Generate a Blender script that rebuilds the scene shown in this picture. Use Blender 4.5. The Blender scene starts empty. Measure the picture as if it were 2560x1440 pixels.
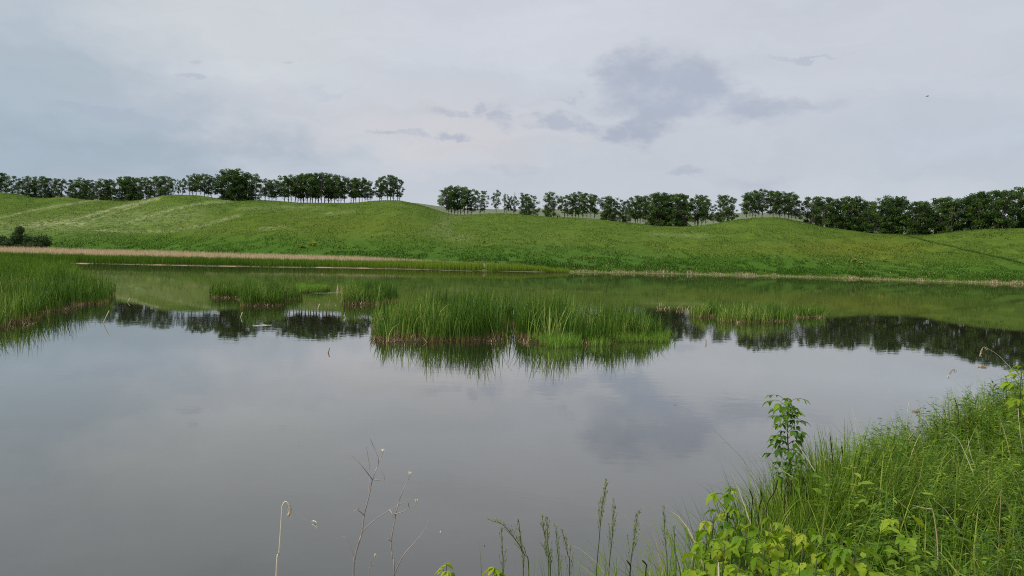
import bpy, math, random
import numpy as np
from mathutils import Matrix, Vector

rng = np.random.default_rng(7)
random.seed(7)
scene = bpy.context.scene
COL = scene.collection

# ------------------------------------------------------------------ camera
CAM_H = 3.5            # eye above the water, metres
FPX = 1862.0           # focal length in photo pixels (photo 2560 wide)
HORY, ROLL = 635.5, 0.0286
PITCH = math.atan((720 - HORY) / FPX)
r_ = math.atan(ROLL)
Fv = np.array([0, math.cos(PITCH), -math.sin(PITCH)])
U0 = np.array([0, math.sin(PITCH), math.cos(PITCH)])
R0 = np.array([1.0, 0, 0])
CX = math.cos(r_) * R0 + math.sin(r_) * U0
CY = -math.sin(r_) * R0 + math.cos(r_) * U0
cam_d = bpy.data.cameras.new("camera")
cam = bpy.data.objects.new("camera", cam_d)
COL.objects.link(cam)
M = Matrix.Identity(4)
for i in range(3):
    M[i][0], M[i][1], M[i][2] = CX[i], CY[i], -Fv[i]
M[2][3] = CAM_H
cam.matrix_world = M
cam_d.sensor_width = 36.0
cam_d.lens = FPX / 2560 * 36.0
cam_d.clip_start = 0.05
cam_d.clip_end = 12000
scene.camera = cam

def ray(px, py):
    d = (px - 1280) / FPX * CX + (720 - py) / FPX * CY + Fv
    return d / d[1]
def at(px, py, Y):
    """world point seen at photo pixel px,py when it stands Y metres ahead"""
    return np.array([0, 0, CAM_H]) + ray(px, py) * Y
def project(P):
    P = np.atleast_2d(P) - np.array([0, 0, CAM_H])
    w = P @ Fv
    return 1280 + FPX * (P @ CX) / w, 720 - FPX * (P @ CY) / w

# ------------------------------------------------------------------ light
SUN_EL, SUN_AZ = math.radians(40), math.radians(252)   # azimuth clockwise from +Y: behind, to the left
scene.view_settings.view_transform = 'Standard'
scene.view_settings.look = 'None'
scene.view_settings.exposure = 0.0
scene.view_settings.gamma = 1.0

sun_d = bpy.data.lights.new("sun", 'SUN')
sun_d.energy = 3.0
sun_d.angle = math.radians(10)
sun_d.color = (1.0, 0.95, 0.86)
sun = bpy.data.objects.new("sun", sun_d)
COL.objects.link(sun)
sdir = Vector((math.sin(SUN_AZ) * math.cos(SUN_EL), math.cos(SUN_AZ) * math.cos(SUN_EL), math.sin(SUN_EL)))
sun.rotation_euler = sdir.to_track_quat('Z', 'Y').to_euler()
sun.location = (0, 0, 60)

world = bpy.data.worlds.new("World")
scene.world = world
world.use_nodes = True
world.cycles.sampling_method = 'MANUAL'
world.cycles.sample_map_resolution = 512
nt = world.node_tree
nt.nodes.clear()
def N(t, **k):
    n = nt.nodes.new(t)
    for a, b in k.items():
        setattr(n, a, b)
    return n
L = nt.links.new
out = N('ShaderNodeOutputWorld')
tc = N('ShaderNodeTexCoord')
sky = N('ShaderNodeTexSky', sky_type='NISHITA')
sky.sun_disc = False
sky.sun_elevation = SUN_EL
sky.sun_rotation = SUN_AZ
sky.air_density = 1.0
sky.dust_density = 2.0
bg_sky = N('ShaderNodeBackground'); bg_sky.inputs['Strength'].default_value = 0.1
L(sky.outputs[0], bg_sky.inputs['Color'])
bg_cloud = N('ShaderNodeBackground'); bg_cloud.inputs['Strength'].default_value = 1.0
mixs = N('ShaderNodeMixShader'); mixs.inputs[0].default_value = 0.96
L(bg_sky.outputs[0], mixs.inputs[1]); L(bg_cloud.outputs[0], mixs.inputs[2]); L(mixs.outputs[0], out.inputs[0])
DIR = tc.outputs['Generated']

def wmath(op, a, b=None, c=None, clamp=False):
    n = N('ShaderNodeMath', operation=op); n.use_clamp = clamp
    for i, v in enumerate((a, b, c)):
        if v is None: continue
        if isinstance(v, (int, float)): n.inputs[i].default_value = v
        else: L(v, n.inputs[i])
    return n.outputs[0]
def wvec(op, a, b):
    n = N('ShaderNodeVectorMath', operation=op)
    for i, v in enumerate((a, b)):
        if isinstance(v, (tuple, list)): n.inputs[i].default_value = v
        else: L(v, n.inputs[i])
    return n
def wnoise(vec, scale, detail=5, rough=0.55):
    n = N('ShaderNodeTexNoise'); n.noise_dimensions = '3D'
    n.inputs['Scale'].default_value = scale; n.inputs['Detail'].default_value = detail
    n.inputs['Roughness'].default_value = rough
    L(vec, n.inputs['Vector'])
    return n
# stretched and warped copy of the direction, so clouds get ragged edges
st = wvec('MULTIPLY', DIR, (1.0, 1.0, 1.8)).outputs[0]
nz = wnoise(st, 9.0, 7, 0.62)
off = wvec('SUBTRACT', nz.outputs['Color'], (0.5, 0.5, 0.5)).outputs[0]
offs = wvec('MULTIPLY', off, (0.17, 0.0, 0.08)).outputs[0]
WD = wvec('ADD', DIR, offs).outputs[0]
offb = wvec('MULTIPLY', off, (0.3, 0.0, 0.12)).outputs[0]
WB = wvec('ADD', DIR, offb).outputs[0]

def ndir(px, py):
    d = ray(px, py); return d / np.linalg.norm(d)
def blob(vec, px, py, rx, ry, inner, outer):
    """soft patch of sky round a direction; rx, ry its half size in photo pixels"""
    d = ndir(px, py)
    s = wvec('SUBTRACT', vec, (float(d[0]), 0.0, float(d[2]))).outputs[0]
    m = wvec('MULTIPLY', s, (FPX / rx, 0.0, FPX / ry)).outputs[0]
    ln = N('ShaderNodeVectorMath', operation='LENGTH'); L(m, ln.inputs[0])
    mr = N('ShaderNodeMapRange', interpolation_type='SMOOTHSTEP')
    mr.inputs['From Min'].default_value = outer; mr.inputs['From Max'].default_value = inner
    L(ln.outputs['Value'], mr.inputs['Value'])
    return mr.outputs[0]
def cmix(fac, a, b):
    n = N('ShaderNodeMix', data_type='RGBA')
    if isinstance(fac, (int, float)): n.inputs[0].default_value = fac
    else: L(fac, n.inputs[0])
    for i, v in ((6, a), (7, b)):
        if isinstance(v, tuple): n.inputs[i].default_value = (*v, 1)
        else: L(v, n.inputs[i])
    return n.outputs[2]
def lin(r, g, b):
    f = lambda c: ((c / 255 + 0.055) / 1.055) ** 2.4 if c > 10 else c / 255 / 12.92
    return (f(r), f(g), f(b))
col = cmix(wnoise(st, 2.2, 3, 0.5).outputs['Fac'], lin(188, 197, 209), lin(212, 215, 222))
for (px, py, rx, ry, c, k) in [
        (-100, 340, 640, 210, lin(160, 178, 194), 0.85), (350, 372, 460, 60, lin(160, 177, 192), 0.5),
        (-100, 120, 420, 260, lin(172, 188, 200), 0.6), (620, 60, 420, 150, lin(212, 217, 220), 0.6),
        (1130, 330, 430, 110, lin(214, 211, 214), 0.6), (1400, 60, 600, 160, lin(211, 215, 224), 0.7),
        (2250, 100, 420, 200, lin(206, 210, 220), 0.5), (2450, 350, 480, 150, lin(186, 197, 210), 0.6)]:
    f = blob(WB, px, py, rx, ry, 0.1, 1.25)
    col = cmix(wmath('MULTIPLY', f, k), col, c)
dark = None
softm = N('ShaderNodeMapRange'); softm.inputs['From Min'].default_value = 0.30; softm.inputs['From Max'].default_value = 0.58; softm.inputs['To Min'].default_value = 0.25
L(wnoise(st, 14.0, 6, 0.6).outputs['Fac'], softm.inputs['Value'])
fine = wnoise(st, 26.0, 6, 0.6).outputs['Fac']
finem = N('ShaderNodeMapRange'); finem.inputs['From Min'].default_value = 0.36; finem.inputs['From Max'].default_value = 0.56
L(fine, finem.inputs['Value'])
for (px, py, rx, ry, k, rag) in [
        (1590, 205, 95, 75, 1.0, 0), (1720, 215, 95, 60, 1.0, 0), (1650, 265, 95, 50, 1.0, 0), (1625, 320, 75, 48, 1.0, 0), (1540, 338, 50, 22, 1.0, 0),
        (1815, 260, 60, 42, 0.85, 0), (1870, 290, 110, 34, 0.85, 0), (1985, 272, 90, 20, 0.75, 0),
        (1270, 285, 34, 34, 0.75, 1), (1215, 275, 26, 18, 0.65, 1), (1110, 285, 80, 12, 0.6, 1), (1000, 334, 75, 8, 0.8, 0),
        (1125, 332, 55, 9, 0.8, 0), (1400, 300, 90, 26, 0.75, 1), (1470, 325, 60, 24, 0.75, 1), (1410, 243, 24, 9, 0.6, 0),
        (502, 192, 40, 8, 0.7, 0), (484, 149, 22, 7, 0.6, 0), (290, 280, 95, 11, 0.6, 0), (400, 308, 80, 8, 0.45, 0),
        (1720, 432, 45, 13, 0.6, 0), (1880, 452, 130, 24, 0.4, 0), (1310, 425, 70, 26, 0.3, 0), (2000, 138, 110, 5, 0.5, 0),
        (690, 135, 18, 5, 0.4, 0), (820, 445, 120, 14, 0.25, 0), (200, 430, 150, 12, 0.3, 0), (780, 225, 60, 10, 0.2, 0)]:
    f = blob(WD, px, py, rx, ry, 0.45, 1.2)
    f = wmath('MULTIPLY', f, finem.outputs[0] if rag else softm.outputs[0])
    f = wmath('MULTIPLY', f, k)
    dark = f if dark is None else wmath('MAXIMUM', dark, f)
col = cmix(wmath('MULTIPLY', dark, 0.85), col, lin(171, 180, 198))
band = N('ShaderNodeMapRange'); band.inputs['From Min'].default_value = 0.3; band.inputs['From Max'].default_value = 0.7; band.inputs['To Min'].default_value = 0.95; band.inputs['To Max'].default_value = 1.035
bst = wvec('MULTIPLY', WB, (1.4, 1.4, 9.0)).outputs[0]
L(wnoise(bst, 2.6, 6, 0.6).outputs['Fac'], band.inputs['Value'])
bs = wvec('SCALE', col, (0, 0, 0)); L(band.outputs[0], bs.inputs['Scale']); col = bs.outputs[0]
# an overcast sky grows brighter towards the zenith
sep = N('ShaderNodeSeparateXYZ'); L(DIR, sep.inputs[0])
zb = N('ShaderNodeMapRange', interpolation_type='SMOOTHSTEP')
zb.inputs['From Min'].default_value = 0.38; zb.inputs['From Max'].default_value = 0.85
zb.inputs['To Min'].default_value = 1.0; zb.inputs['To Max'].default_value = 1.9
L(sep.outputs[2], zb.inputs['Value'])
sc_ = wvec('SCALE', col, (0, 0, 0)); L(zb.outputs[0], sc_.inputs['Scale'])
L(sc_.outputs[0], bg_cloud.inputs['Color'])

# ------------------------------------------------------------------ helpers
def tag(o, label=None, cat=None, group=None, kind=None):
    if label: o['label'] = label
    if cat: o['category'] = cat
    if group: o['group'] = group
    if kind: o['kind'] = kind
    return o
def empty(name, loc, **k):
    o = bpy.data.objects.new(name, None); COL.objects.link(o); o.location = [float(v) for v in loc]
    o.empty_display_size = 0.1
    return tag(o, **k)

class MB:
    """collects vertex / face arrays with per-vertex floats 'tint' and 's', builds ONE mesh"""
    def __init__(s): s.v = []; s.f4 = []; s.f3 = []; s.t = []; s.s = []; s.n = 0
    def add(s, v, f, tint=0.5, sv=1.0):
        v = np.asarray(v, float).reshape(-1, 3); f = np.asarray(f, np.int64)
        (s.f4 if f.shape[1] == 4 else s.f3).append(f + s.n)
        s.v.append(v); s.t.append(np.broadcast_to(np.asarray(tint, float), (len(v),))); s.s.append(np.broadcast_to(np.asarray(sv, float), (len(v),)))
        s.n += len(v)
    def build(s, name, mat, parent=None, smooth=False, loc=None):
        v = np.concatenate(s.v)
        if loc is not None: v = v - np.asarray(loc)
        me = bpy.data.meshes.new(name)
        f4 = np.concatenate(s.f4) if s.f4 else np.zeros((0, 4), np.int64)
        f3 = np.concatenate(s.f3) if s.f3 else np.zeros((0, 3), np.int64)
        me.vertices.add(len(v)); me.vertices.foreach_set('co', v.astype(np.float32).ravel())
        nl = f4.size + f3.size
        me.loops.add(nl); me.loops.foreach_set('vertex_index', np.concatenate([f4.ravel(), f3.ravel()]).astype(np.int32))
        me.polygons.add(len(f4) + len(f3))
        starts = np.concatenate([np.arange(len(f4)) * 4, f4.size + np.arange(len(f3)) * 3]).astype(np.int32)
        me.polygons.foreach_set('loop_start', starts)
        if smooth: me.polygons.foreach_set('use_smooth', np.ones(len(starts), bool))
        me.update(calc_edges=True); me.validate()
        for nm, arr in (('tint', s.t), ('s', s.s)):
            a = me.attributes.new(nm, 'FLOAT', 'POINT'); a.data.foreach_set('value', np.concatenate(arr).astype(np.float32))
        me.materials.append(mat)
        o = bpy.data.objects.new(name, me); COL.objects.link(o)
        if parent is not None: o.parent = parent
        if loc is not None and parent is None: o.location = [float(q) for q in loc]
        return o

def _h(ix, iy, seed):
    h = (ix.astype(np.int64) * 374761393 + iy.astype(np.int64) * 668265263 + seed * 1442695041) & 0xffffffff
    h = ((h ^ (h >> 13)) * 1274126177) & 0xffffffff
    return ((h ^ (h >> 16)) & 0xffff) / 65535.0
def vn(x, y, seed=0):
    x = np.asarray(x, float); y = np.asarray(y, float)
    ix = np.floor(x); iy = np.floor(y); fx = x - ix; fy = y - iy
    fx = fx * fx * (3 - 2 * fx); fy = fy * fy * (3 - 2 * fy)
    a = _h(ix, iy, seed); b = _h(ix + 1, iy, seed); c = _h(ix, iy + 1, seed); d = _h(ix + 1, iy + 1, seed)
    return (a + (b - a) * fx) * (1 - fy) + (c + (d - c) * fx) * fy
def fbm(x, y, seed=0, o=3):
    r = 0; a = 1; t = 0
    for i in range(o):
        r = r + a * (vn(x * 2 ** i, y * 2 ** i, seed + i) - 0.5); t += a; a *= 0.5
    return r / t * 2

def blades(mb, base, h, w, lean0, bend, az, nseg=4, tint=0.5, taper=1.5, twist=None, flop=None):
    """grass or reed blades: bent tapered ribbons. base N,3; the rest N"""
    n = len(base)
    h, w, lean0, bend, az, tint = [np.broadcast_to(np.asarray(q, float), (n,)) for q in (h, w, lean0, bend, az, tint)]
    S = np.linspace(0, 1, nseg + 1)
    th = lean0[:, None] + bend[:, None] * S[None] ** 1.8
    dl = h[:, None] / nseg
    hx = np.concatenate([np.zeros((n, 1)), np.cumsum(np.sin(th[:, :-1]) * dl, 1)], 1)
    hz = np.concatenate([np.zeros((n, 1)), np.cumsum(np.cos(th[:, :-1]) * dl, 1)], 1)
    ca, sa = np.cos(az)[:, None], np.sin(az)[:, None]
    c = np.stack([base[:, 0:1] + hx * ca, base[:, 1:2] + hx * sa, base[:, 2:3] + hz], -1)
    tw = az + np.pi / 2 + (rng.uniform(-0.9, 0.9, n) if twist is None else twist)
    side = np.stack([np.cos(tw), np.sin(tw), np.zeros(n)], -1)[:, None, :]
    ww = (w[:, None] * np.clip(1 - S[None] ** taper, 0.04, 1) * 0.5)[..., None]
    v = np.stack([c - side * ww, c + side * ww], 2)            # n, S, 2, 3
    k = nseg + 1
    idx = np.arange(n)[:, None] * (2 * k) + np.arange(nseg)[None] * 2
    f = np.stack([idx, idx + 1, idx + 3, idx + 2], -1).reshape(-1, 4)
    mb.add(v.reshape(-1, 3), f, np.repeat(tint, 2 * k), np.tile(np.repeat(S, 2), n))

def cards(mb, c, size, tint=0.5, asp=1.0, flat=0.0):
    """small leaf quads at centres c in random directions"""
    n = len(c); a = rng.normal(size=(n, 3)); a[:, 2] *= (1 - flat); a /= np.linalg.norm(a, axis=1)[:, None]
    b = rng.normal(size=(n, 3)); b -= (b * a).sum(1)[:, None] * a; b /= np.linalg.norm(b, axis=1)[:, None]
    s = np.broadcast_to(np.asarray(size, float), (n,))[:, None] * 0.5
    v = np.stack([c - a * s, c - b * s * asp * 0.8, c + a * s, c + b * s * asp], 1)
    mb.add(v.reshape(-1, 3), np.arange(n * 4).reshape(-1, 4), np.repeat(np.broadcast_to(tint, (n,)), 4), 1.0)

def leaves(mb, base, d, Lh, W, droop=0.4, fold=0.3, teeth=0.2, ns=8, tint=0.5, prof=0.8, lobe=0.0):
    """broad leaves: midrib plus two toothed halves, folded along the rib and drooping"""
    n = len(base); d = d / np.linalg.norm(d, axis=1)[:, None]
    Lh, W, droop, fold, tint = [np.broadcast_to(np.asarray(q, float), (n,)) for q in (Lh, W, droop, fold, tint)]
    S = np.linspace(0, 1, ns + 1)
    up = np.tile([0, 0, 1.0], (n, 1)) + rng.normal(size=(n, 3)) * 0.25
    side = np.cross(d, up); side /= np.linalg.norm(side, axis=1)[:, None]
    nrm = np.cross(side, d)
    c = base[:, None] + d[:, None] * (Lh[:, None] * S)[..., None]
    c[..., 2] -= (Lh * droop)[:, None] * S ** 2
    wp = np.sin(np.pi * S ** prof) ** 0.85
    wp = np.clip(wp, 0, 1)
    wp[0] = 0.03; wp[-1] = 0.0
    tl = 1 + teeth * np.where(np.arange(ns + 1) % 2 == 0, 1, -1)
    lo = 1 + lobe * np.exp(-((S - 0.38) / 0.1) ** 2)
    ww = (W[:, None] * (wp * tl * lo)[None] * 0.5)[..., None]
    e = (np.cos(fold)[:, None] * side)[:, None]; g = (np.sin(fold)[:, None] * nrm)[:, None]
    l_ = c - e * ww + g * ww; r2 = c + e * ww + g * ww
    v = np.stack([l_, c, r2], 2)
    idx = np.arange(n)[:, None] * (3 * (ns + 1)) + np.arange(ns)[None] * 3
    f = np.concatenate([np.stack([idx, idx + 1, idx + 4, idx + 3], -1).reshape(-1, 4), np.stack([idx + 1, idx + 2, idx + 5, idx + 4], -1).reshape(-1, 4)])
    mb.add(v.reshape(-1, 3), f, np.repeat(tint, 3 * (ns + 1)), np.tile(np.repeat(S, 3), n))

def tube(mb, pts, rad, sides=5, tint=0.5):
    pts = np.asarray(pts, float); n = len(pts); rad = np.broadcast_to(np.asarray(rad, float), (n,))
    t = np.gradient(pts, axis=0); t /= np.linalg.norm(t, axis=1)[:, None] + 1e-9
    ref = np.array([0.3, 1, 0.1]) if abs(t[0][2]) > 0.7 else np.array([0, 0, 1.0])
    a = np.cross(t, ref); a /= np.linalg.norm(a, axis=1)[:, None] + 1e-9; b = np.cross(t, a)
    ang = np.arange(sides) / sides * 2 * np.pi
    v = pts[:, None] + rad[:, None, None] * (np.cos(ang)[None, :, None] * a[:, None] + np.sin(ang)[None, :, None] * b[:, None])
    i = np.arange(n - 1)[:, None] * sides; j = np.arange(sides)[None]; j2 = (j + 1) % sides
    f = np.stack([i + j, i + j2, i + sides + j2, i + sides + j], -1).reshape(-1, 4)
    mb.add(v.reshape(-1, 3), f, tint, np.repeat(np.linspace(0, 1, n), sides))
def curve(pts, n=14):
    """Catmull-Rom through control points"""
    P = np.asarray(pts, float)
    if len(P) < 3:
        return P[0] + (P[-1] - P[0]) * np.linspace(0, 1, n)[:, None]
    P = np.vstack([2 * P[0] - P[1], P, 2 * P[-1] - P[-2]]); o = []
    m = max(2, n // (len(P) - 3))
    for i in range(1, len(P) - 2):
        for t in np.linspace(0, 1, m, endpoint=False):
            a, b, c, d = P[i - 1:i + 3]
            o.append(0.5 * (2 * b + (c - a) * t + (2 * a - 5 * b + 4 * c - d) * t * t + (-a + 3 * b - 3 * c + d) * t ** 3))
    o.append(P[-2]); return np.array(o)

# ------------------------------------------------------------------ materials
def newmat(name):
    m = bpy.data.materials.new(name); m.use_nodes = True; t = m.node_tree; t.nodes.clear()
    return m, t
def ramp(t, fac, stops):
    r = t.nodes.new('ShaderNodeValToRGB'); e = r.color_ramp.elements
    while len(e) > 1: e.remove(e[0])
    e[0].position = stops[0][0]; e[0].color = (*stops[0][1], 1)
    for p, c in stops[1:]:
        q = e.new(p); q.color = (*c, 1)
    t.links.new(fac, r.inputs[0]); return r.outputs[0]
def attr(t, n):
    a = t.nodes.new('ShaderNodeAttribute'); a.attribute_name = n; return a.outputs['Fac']
def mixc(t, f, a, b, mode='MIX'):
    n = t.nodes.new('ShaderNodeMix'); n.data_type = 'RGBA'; n.blend_type = mode
    if isinstance(f, (int, float)): n.inputs[0].default_value = f
    else: t.links.new(f, n.inputs[0])
    for i, v in ((6, a), (7, b)):
        if isinstance(v, tuple): n.inputs[i].default_value = (*v, 1)
        else: t.links.new(v, n.inputs[i])
    return n.outputs[2]
def noise(t, scale, detail=3, rough=0.5, vec=None, sc=None):
    n = t.nodes.new('ShaderNodeTexNoise'); n.inputs['Scale'].default_value = scale
    n.inputs['Detail'].default_value = detail; n.inputs['Roughness'].default_value = rough
    if vec is None:
        tcn = t.nodes.new('ShaderNodeTexCoord'); vec = tcn.outputs['Object']
    if sc:
        m = t.nodes.new('ShaderNodeMapping'); m.inputs['Scale'].default_value = sc; t.links.new(vec, m.inputs[0]); vec = m.outputs[0]
    t.links.new(vec, n.inputs['Vector']); return n.outputs['Fac']
def mrange(t, v, a, b, c=0.0, d=1.0):
    n = t.nodes.new('ShaderNodeMapRange'); t.links.new(v, n.inputs[0])
    for i, q in enumerate((a, b, c, d)): n.inputs[1 + i].default_value = q
    return n.outputs[0]
def mth(t, op, a, b):
    n = t.nodes.new('ShaderNodeMath'); n.operation = op
    for i, v in enumerate((a, b)):
        if isinstance(v, (int, float)): n.inputs[i].default_value = v
        else: t.links.new(v, n.inputs[i])
    return n.outputs[0]
def finish(t, colr, rough=0.6, spec=0.3, trans=0.0, bump=None, bdist=0.05, bstr=0.6, tcol=None):
    p = t.nodes.new('ShaderNodeBsdfPrincipled')
    if isinstance(colr, tuple): p.inputs['Base Color'].default_value = (*colr, 1)
    else: t.links.new(colr, p.inputs['Base Color'])
    p.inputs['Roughness'].default_value = rough; p.inputs['Specular IOR Level'].default_value = spec
    if bump is not None:
        b = t.nodes.new('ShaderNodeBump'); b.inputs['Distance'].default_value = bdist; b.inputs['Strength'].default_value = bstr
        t.links.new(bump, b.inputs['Height']); t.links.new(b.outputs[0], p.inputs['Normal'])
    o = t.nodes.new('ShaderNodeOutputMaterial'); res = p.outputs[0]
    if trans > 0:
        tr = t.nodes.new('ShaderNodeBsdfTranslucent')
        if isinstance(colr, tuple): tr.inputs[0].default_value = (*colr, 1)
        else: t.links.new(mixc(t, 1.0, colr, (1.25, 1.2, 0.6), 'MULTIPLY'), tr.inputs[0])
        mx = t.nodes.new('ShaderNodeMixShader'); mx.inputs[0].default_value = trans
        t.links.new(res, mx.inputs[1]); t.links.new(tr.outputs[0], mx.inputs[2]); res = mx.outputs[0]
    t.links.new(res, o.inputs[0])
def leafmat(name, tints, base=None, b0=0.0, b1=0.25, trans=0.3, rough=0.5, spec=0.12):
    m, t = newmat(name); c = ramp(t, attr(t, 'tint'), tints)
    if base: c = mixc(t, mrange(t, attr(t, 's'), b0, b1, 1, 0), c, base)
    finish(t, c, rough, spec, trans); return m

m_reed = leafmat('reed_leaf', [(0, (0.020, 0.060, 0.007)), (0.45, (0.064, 0.135, 0.014)), (0.8, (0.15, 0.24, 0.038)), (1, (0.32, 0.36, 0.11))], (0.26, 0.20, 0.09), 0.03, 0.24, 0.3)
m_reedbright = leafmat('young_reed_leaf', [(0, (0.09, 0.19, 0.025)), (0.6, (0.15, 0.27, 0.035)), (1, (0.24, 0.34, 0.06))], (0.12, 0.12, 0.05), 0.0, 0.3, 0.3)
m_farreed = leafmat('far_reed_leaf', [(0, (0.04, 0.10, 0.009)), (0.5, (0.11, 0.20, 0.015)), (1, (0.27, 0.33, 0.04))], (0.15, 0.14, 0.06), 0.0, 0.2, 0.3)
m_dry = leafmat('dry_reed', [(0, (0.34, 0.25, 0.15)), (0.5, (0.50, 0.39, 0.26)), (1, (0.62, 0.52, 0.36))], None, trans=0.15, rough=0.8)
m_litter = leafmat('reed_litter', [(0, (0.03, 0.018, 0.010)), (0.45, (0.11, 0.07, 0.035)), (1, (0.42, 0.32, 0.19))], None, trans=0.05, rough=0.8)
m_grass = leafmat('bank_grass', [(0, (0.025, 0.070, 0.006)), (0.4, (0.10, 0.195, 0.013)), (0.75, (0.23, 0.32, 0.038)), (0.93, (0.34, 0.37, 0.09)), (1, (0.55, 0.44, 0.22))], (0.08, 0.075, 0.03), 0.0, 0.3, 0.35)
m_herb = leafmat('herb_leaf', [(0, (0.022, 0.065, 0.007)), (0.5, (0.11, 0.205, 0.014)), (1, (0.32, 0.40, 0.035))], None, trans=0.35)
m_sap = leafmat('maple_leaf', [(0, (0.04, 0.11, 0.010)), (0.4, (0.12, 0.23, 0.013)), (0.85, (0.26, 0.36, 0.022)), (0.95, (0.36, 0.40, 0.04)), (1, (0.6, 0.38, 0.03))], None, trans=0.4, rough=0.42)
m_sapdark = leafmat('dark_maple_leaf', [(0, (0.03, 0.085, 0.010)), (0.6, (0.10, 0.20, 0.018)), (1, (0.22, 0.34, 0.03))], None, trans=0.35, rough=0.42)
m_stem = leafmat('green_stem', [(0, (0.06, 0.10, 0.03)), (1, (0.12, 0.10, 0.05))], None, trans=0.0)
m_straw = leafmat('straw', [(0, (0.22, 0.13, 0.08)), (0.5, (0.5, 0.40, 0.26)), (1, (0.68, 0.6, 0.46))], None, trans=0.0, rough=0.6)
m_grey = leafmat('bleached_stem', [(0, (0.20, 0.15, 0.13)), (0.5, (0.38, 0.32, 0.28)), (1, (0.72, 0.68, 0.6))], None, trans=0.0, rough=0.7)
m_panicle = leafmat('grass_panicle', [(0, (0.09, 0.13, 0.03)), (0.6, (0.22, 0.26, 0.08)), (1, (0.40, 0.38, 0.2))], None, trans=0.2)
m_darkcat = leafmat('dark_spike', [(0, (0.02, 0.015, 0.01)), (1, (0.05, 0.035, 0.02))], None)
m_crown = leafmat('tree_leaf', [(0, (0.020, 0.050, 0.013)), (0.5, (0.052, 0.105, 0.023)), (1, (0.13, 0.205, 0.040))], None, trans=0.25, rough=0.55)
m_shrub = leafmat('shrub_leaf', [(0, (0.018, 0.042, 0.014)), (0.6, (0.045, 0.085, 0.025)), (1, (0.12, 0.15, 0.06))], None, trans=0.2)
m_yellow = leafmat('yellow_shrub_leaf', [(0, (0.20, 0.27, 0.05)), (1, (0.42, 0.47, 0.09))], None, trans=0.2)
m_hilltuft = leafmat('hill_tuft', [(0, (0.018, 0.055, 0.005)), (0.5, (0.058, 0.112, 0.013)), (0.8, (0.115, 0.158, 0.026)), (1, (0.36, 0.36, 0.16))], None, trans=0.2, rough=0.8, spec=0.1)
m_scum = leafmat('algae_scum', [(0, (0.20, 0.23, 0.14)), (1, (0.36, 0.38, 0.28))], None, trans=0)
m_white = leafmat('cream_petal', [(0, (0.02, 0.02, 0.01)), (1, (0.72, 0.70, 0.58))], None, trans=0.2)

m_trunk, t = newmat('tree_bark')
tcn = t.nodes.new('ShaderNodeTexCoord'); sx = t.nodes.new('ShaderNodeSeparateXYZ'); t.links.new(tcn.outputs['Object'], sx.inputs[0])
c = ramp(t, noise(t, 3.0, 4), [(0.3, (0.06, 0.05, 0.04)), (0.7, (0.16, 0.14, 0.11))])
c = mixc(t, mrange(t, sx.outputs[2], 0.7, 1.1, 0.8, 0), c, (0.42, 0.38, 0.32))     # limewashed foot of the trunk
finish(t, c, 0.9, 0.1)

# hill terrain
m_hill, t = newmat('hill_grass')
n_big = noise(t, 0.035, 3, 0.5, sc=(1, 1.6, 1)); n_mid = noise(t, 0.28, 4, 0.65); n_fine = noise(t, 1.7, 4, 0.7)
green = mixc(t, mrange(t, n_big, 0.3, 0.7), (0.047, 0.096, 0.011), (0.080, 0.120, 0.016))
green = mixc(t, mrange(t, n_mid, 0.35, 0.72), green, (0.105, 0.152, 0.016))
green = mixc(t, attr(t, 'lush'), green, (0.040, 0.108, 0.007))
green = mixc(t, attr(t, 'olive'), green, (0.112, 0.125, 0.011))
green = mixc(t, mrange(t, n_fine, 0.48, 0.66, 0, 0.75), green, (0.020, 0.054, 0.006))
pm = mth(t, 'MULTIPLY', attr(t, 'pale'), mrange(t, noise(t, 0.9, 5, 0.75, sc=(0.8, 0.6, 1)), 0.40, 0.60))
green = mixc(t, pm, green, (0.36, 0.37, 0.19))
spk = mth(t, 'MULTIPLY', mrange(t, noise(t, 1.1, 3, 0.8), 0.60, 0.70), mrange(t, noise(t, 0.07, 2), 0.44, 0.62))
green = mixc(t, mth(t, 'MULTIPLY', spk, 0.55), green, (0.26, 0.29, 0.13))
field = mixc(t, noise(t, 0.02, 3, sc=(1, 4, 1)), (0.115, 0.150, 0.085), (0.16, 0.165, 0.095))
colr = mixc(t, attr(t, 'field'), green, field)
colr = mixc(t, attr(t, 'reedflat'), colr, (0.34, 0.27, 0.15))
colr = mixc(t, attr(t, 'belt'), colr, (0.035, 0.07, 0.015))  # tree shade on the ridge painted as a darker ground colour
hmix = mth(t, 'ADD', n_fine, mth(t, 'MULTIPLY', n_mid, 2.0))
finish(t, colr, 0.95, 0.05, bump=hmix, bdist=0.35, bstr=0.8)

m_bank, t = newmat('bank_soil')
finish(t, ramp(t, noise(t, 6, 5, 0.7), [(0.3, (0.02, 0.022, 0.01)), (0.55, (0.05, 0.06, 0.02)), (0.8, (0.10, 0.085, 0.045))]), 0.95, 0.05, bump=noise(t, 18, 4), bdist=0.03)
m_path, t = newmat('path_earth')
finish(t, ramp(t, noise(t, 1.2, 4, 0.7), [(0.35, (0.20, 0.16, 0.10)), (0.7, (0.36, 0.29, 0.19))]), 0.95, 0.05)
m_track, t = newmat('grassy_rut')
finish(t, ramp(t, noise(t, 0.8, 4, 0.7), [(0.35, (0.018, 0.042, 0.010)), (0.7, (0.05, 0.085, 0.02))]), 0.95, 0.05)
m_bed, t = newmat('lake_bed')
finish(t, (0.03, 0.03, 0.02), 1.0, 0)

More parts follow.
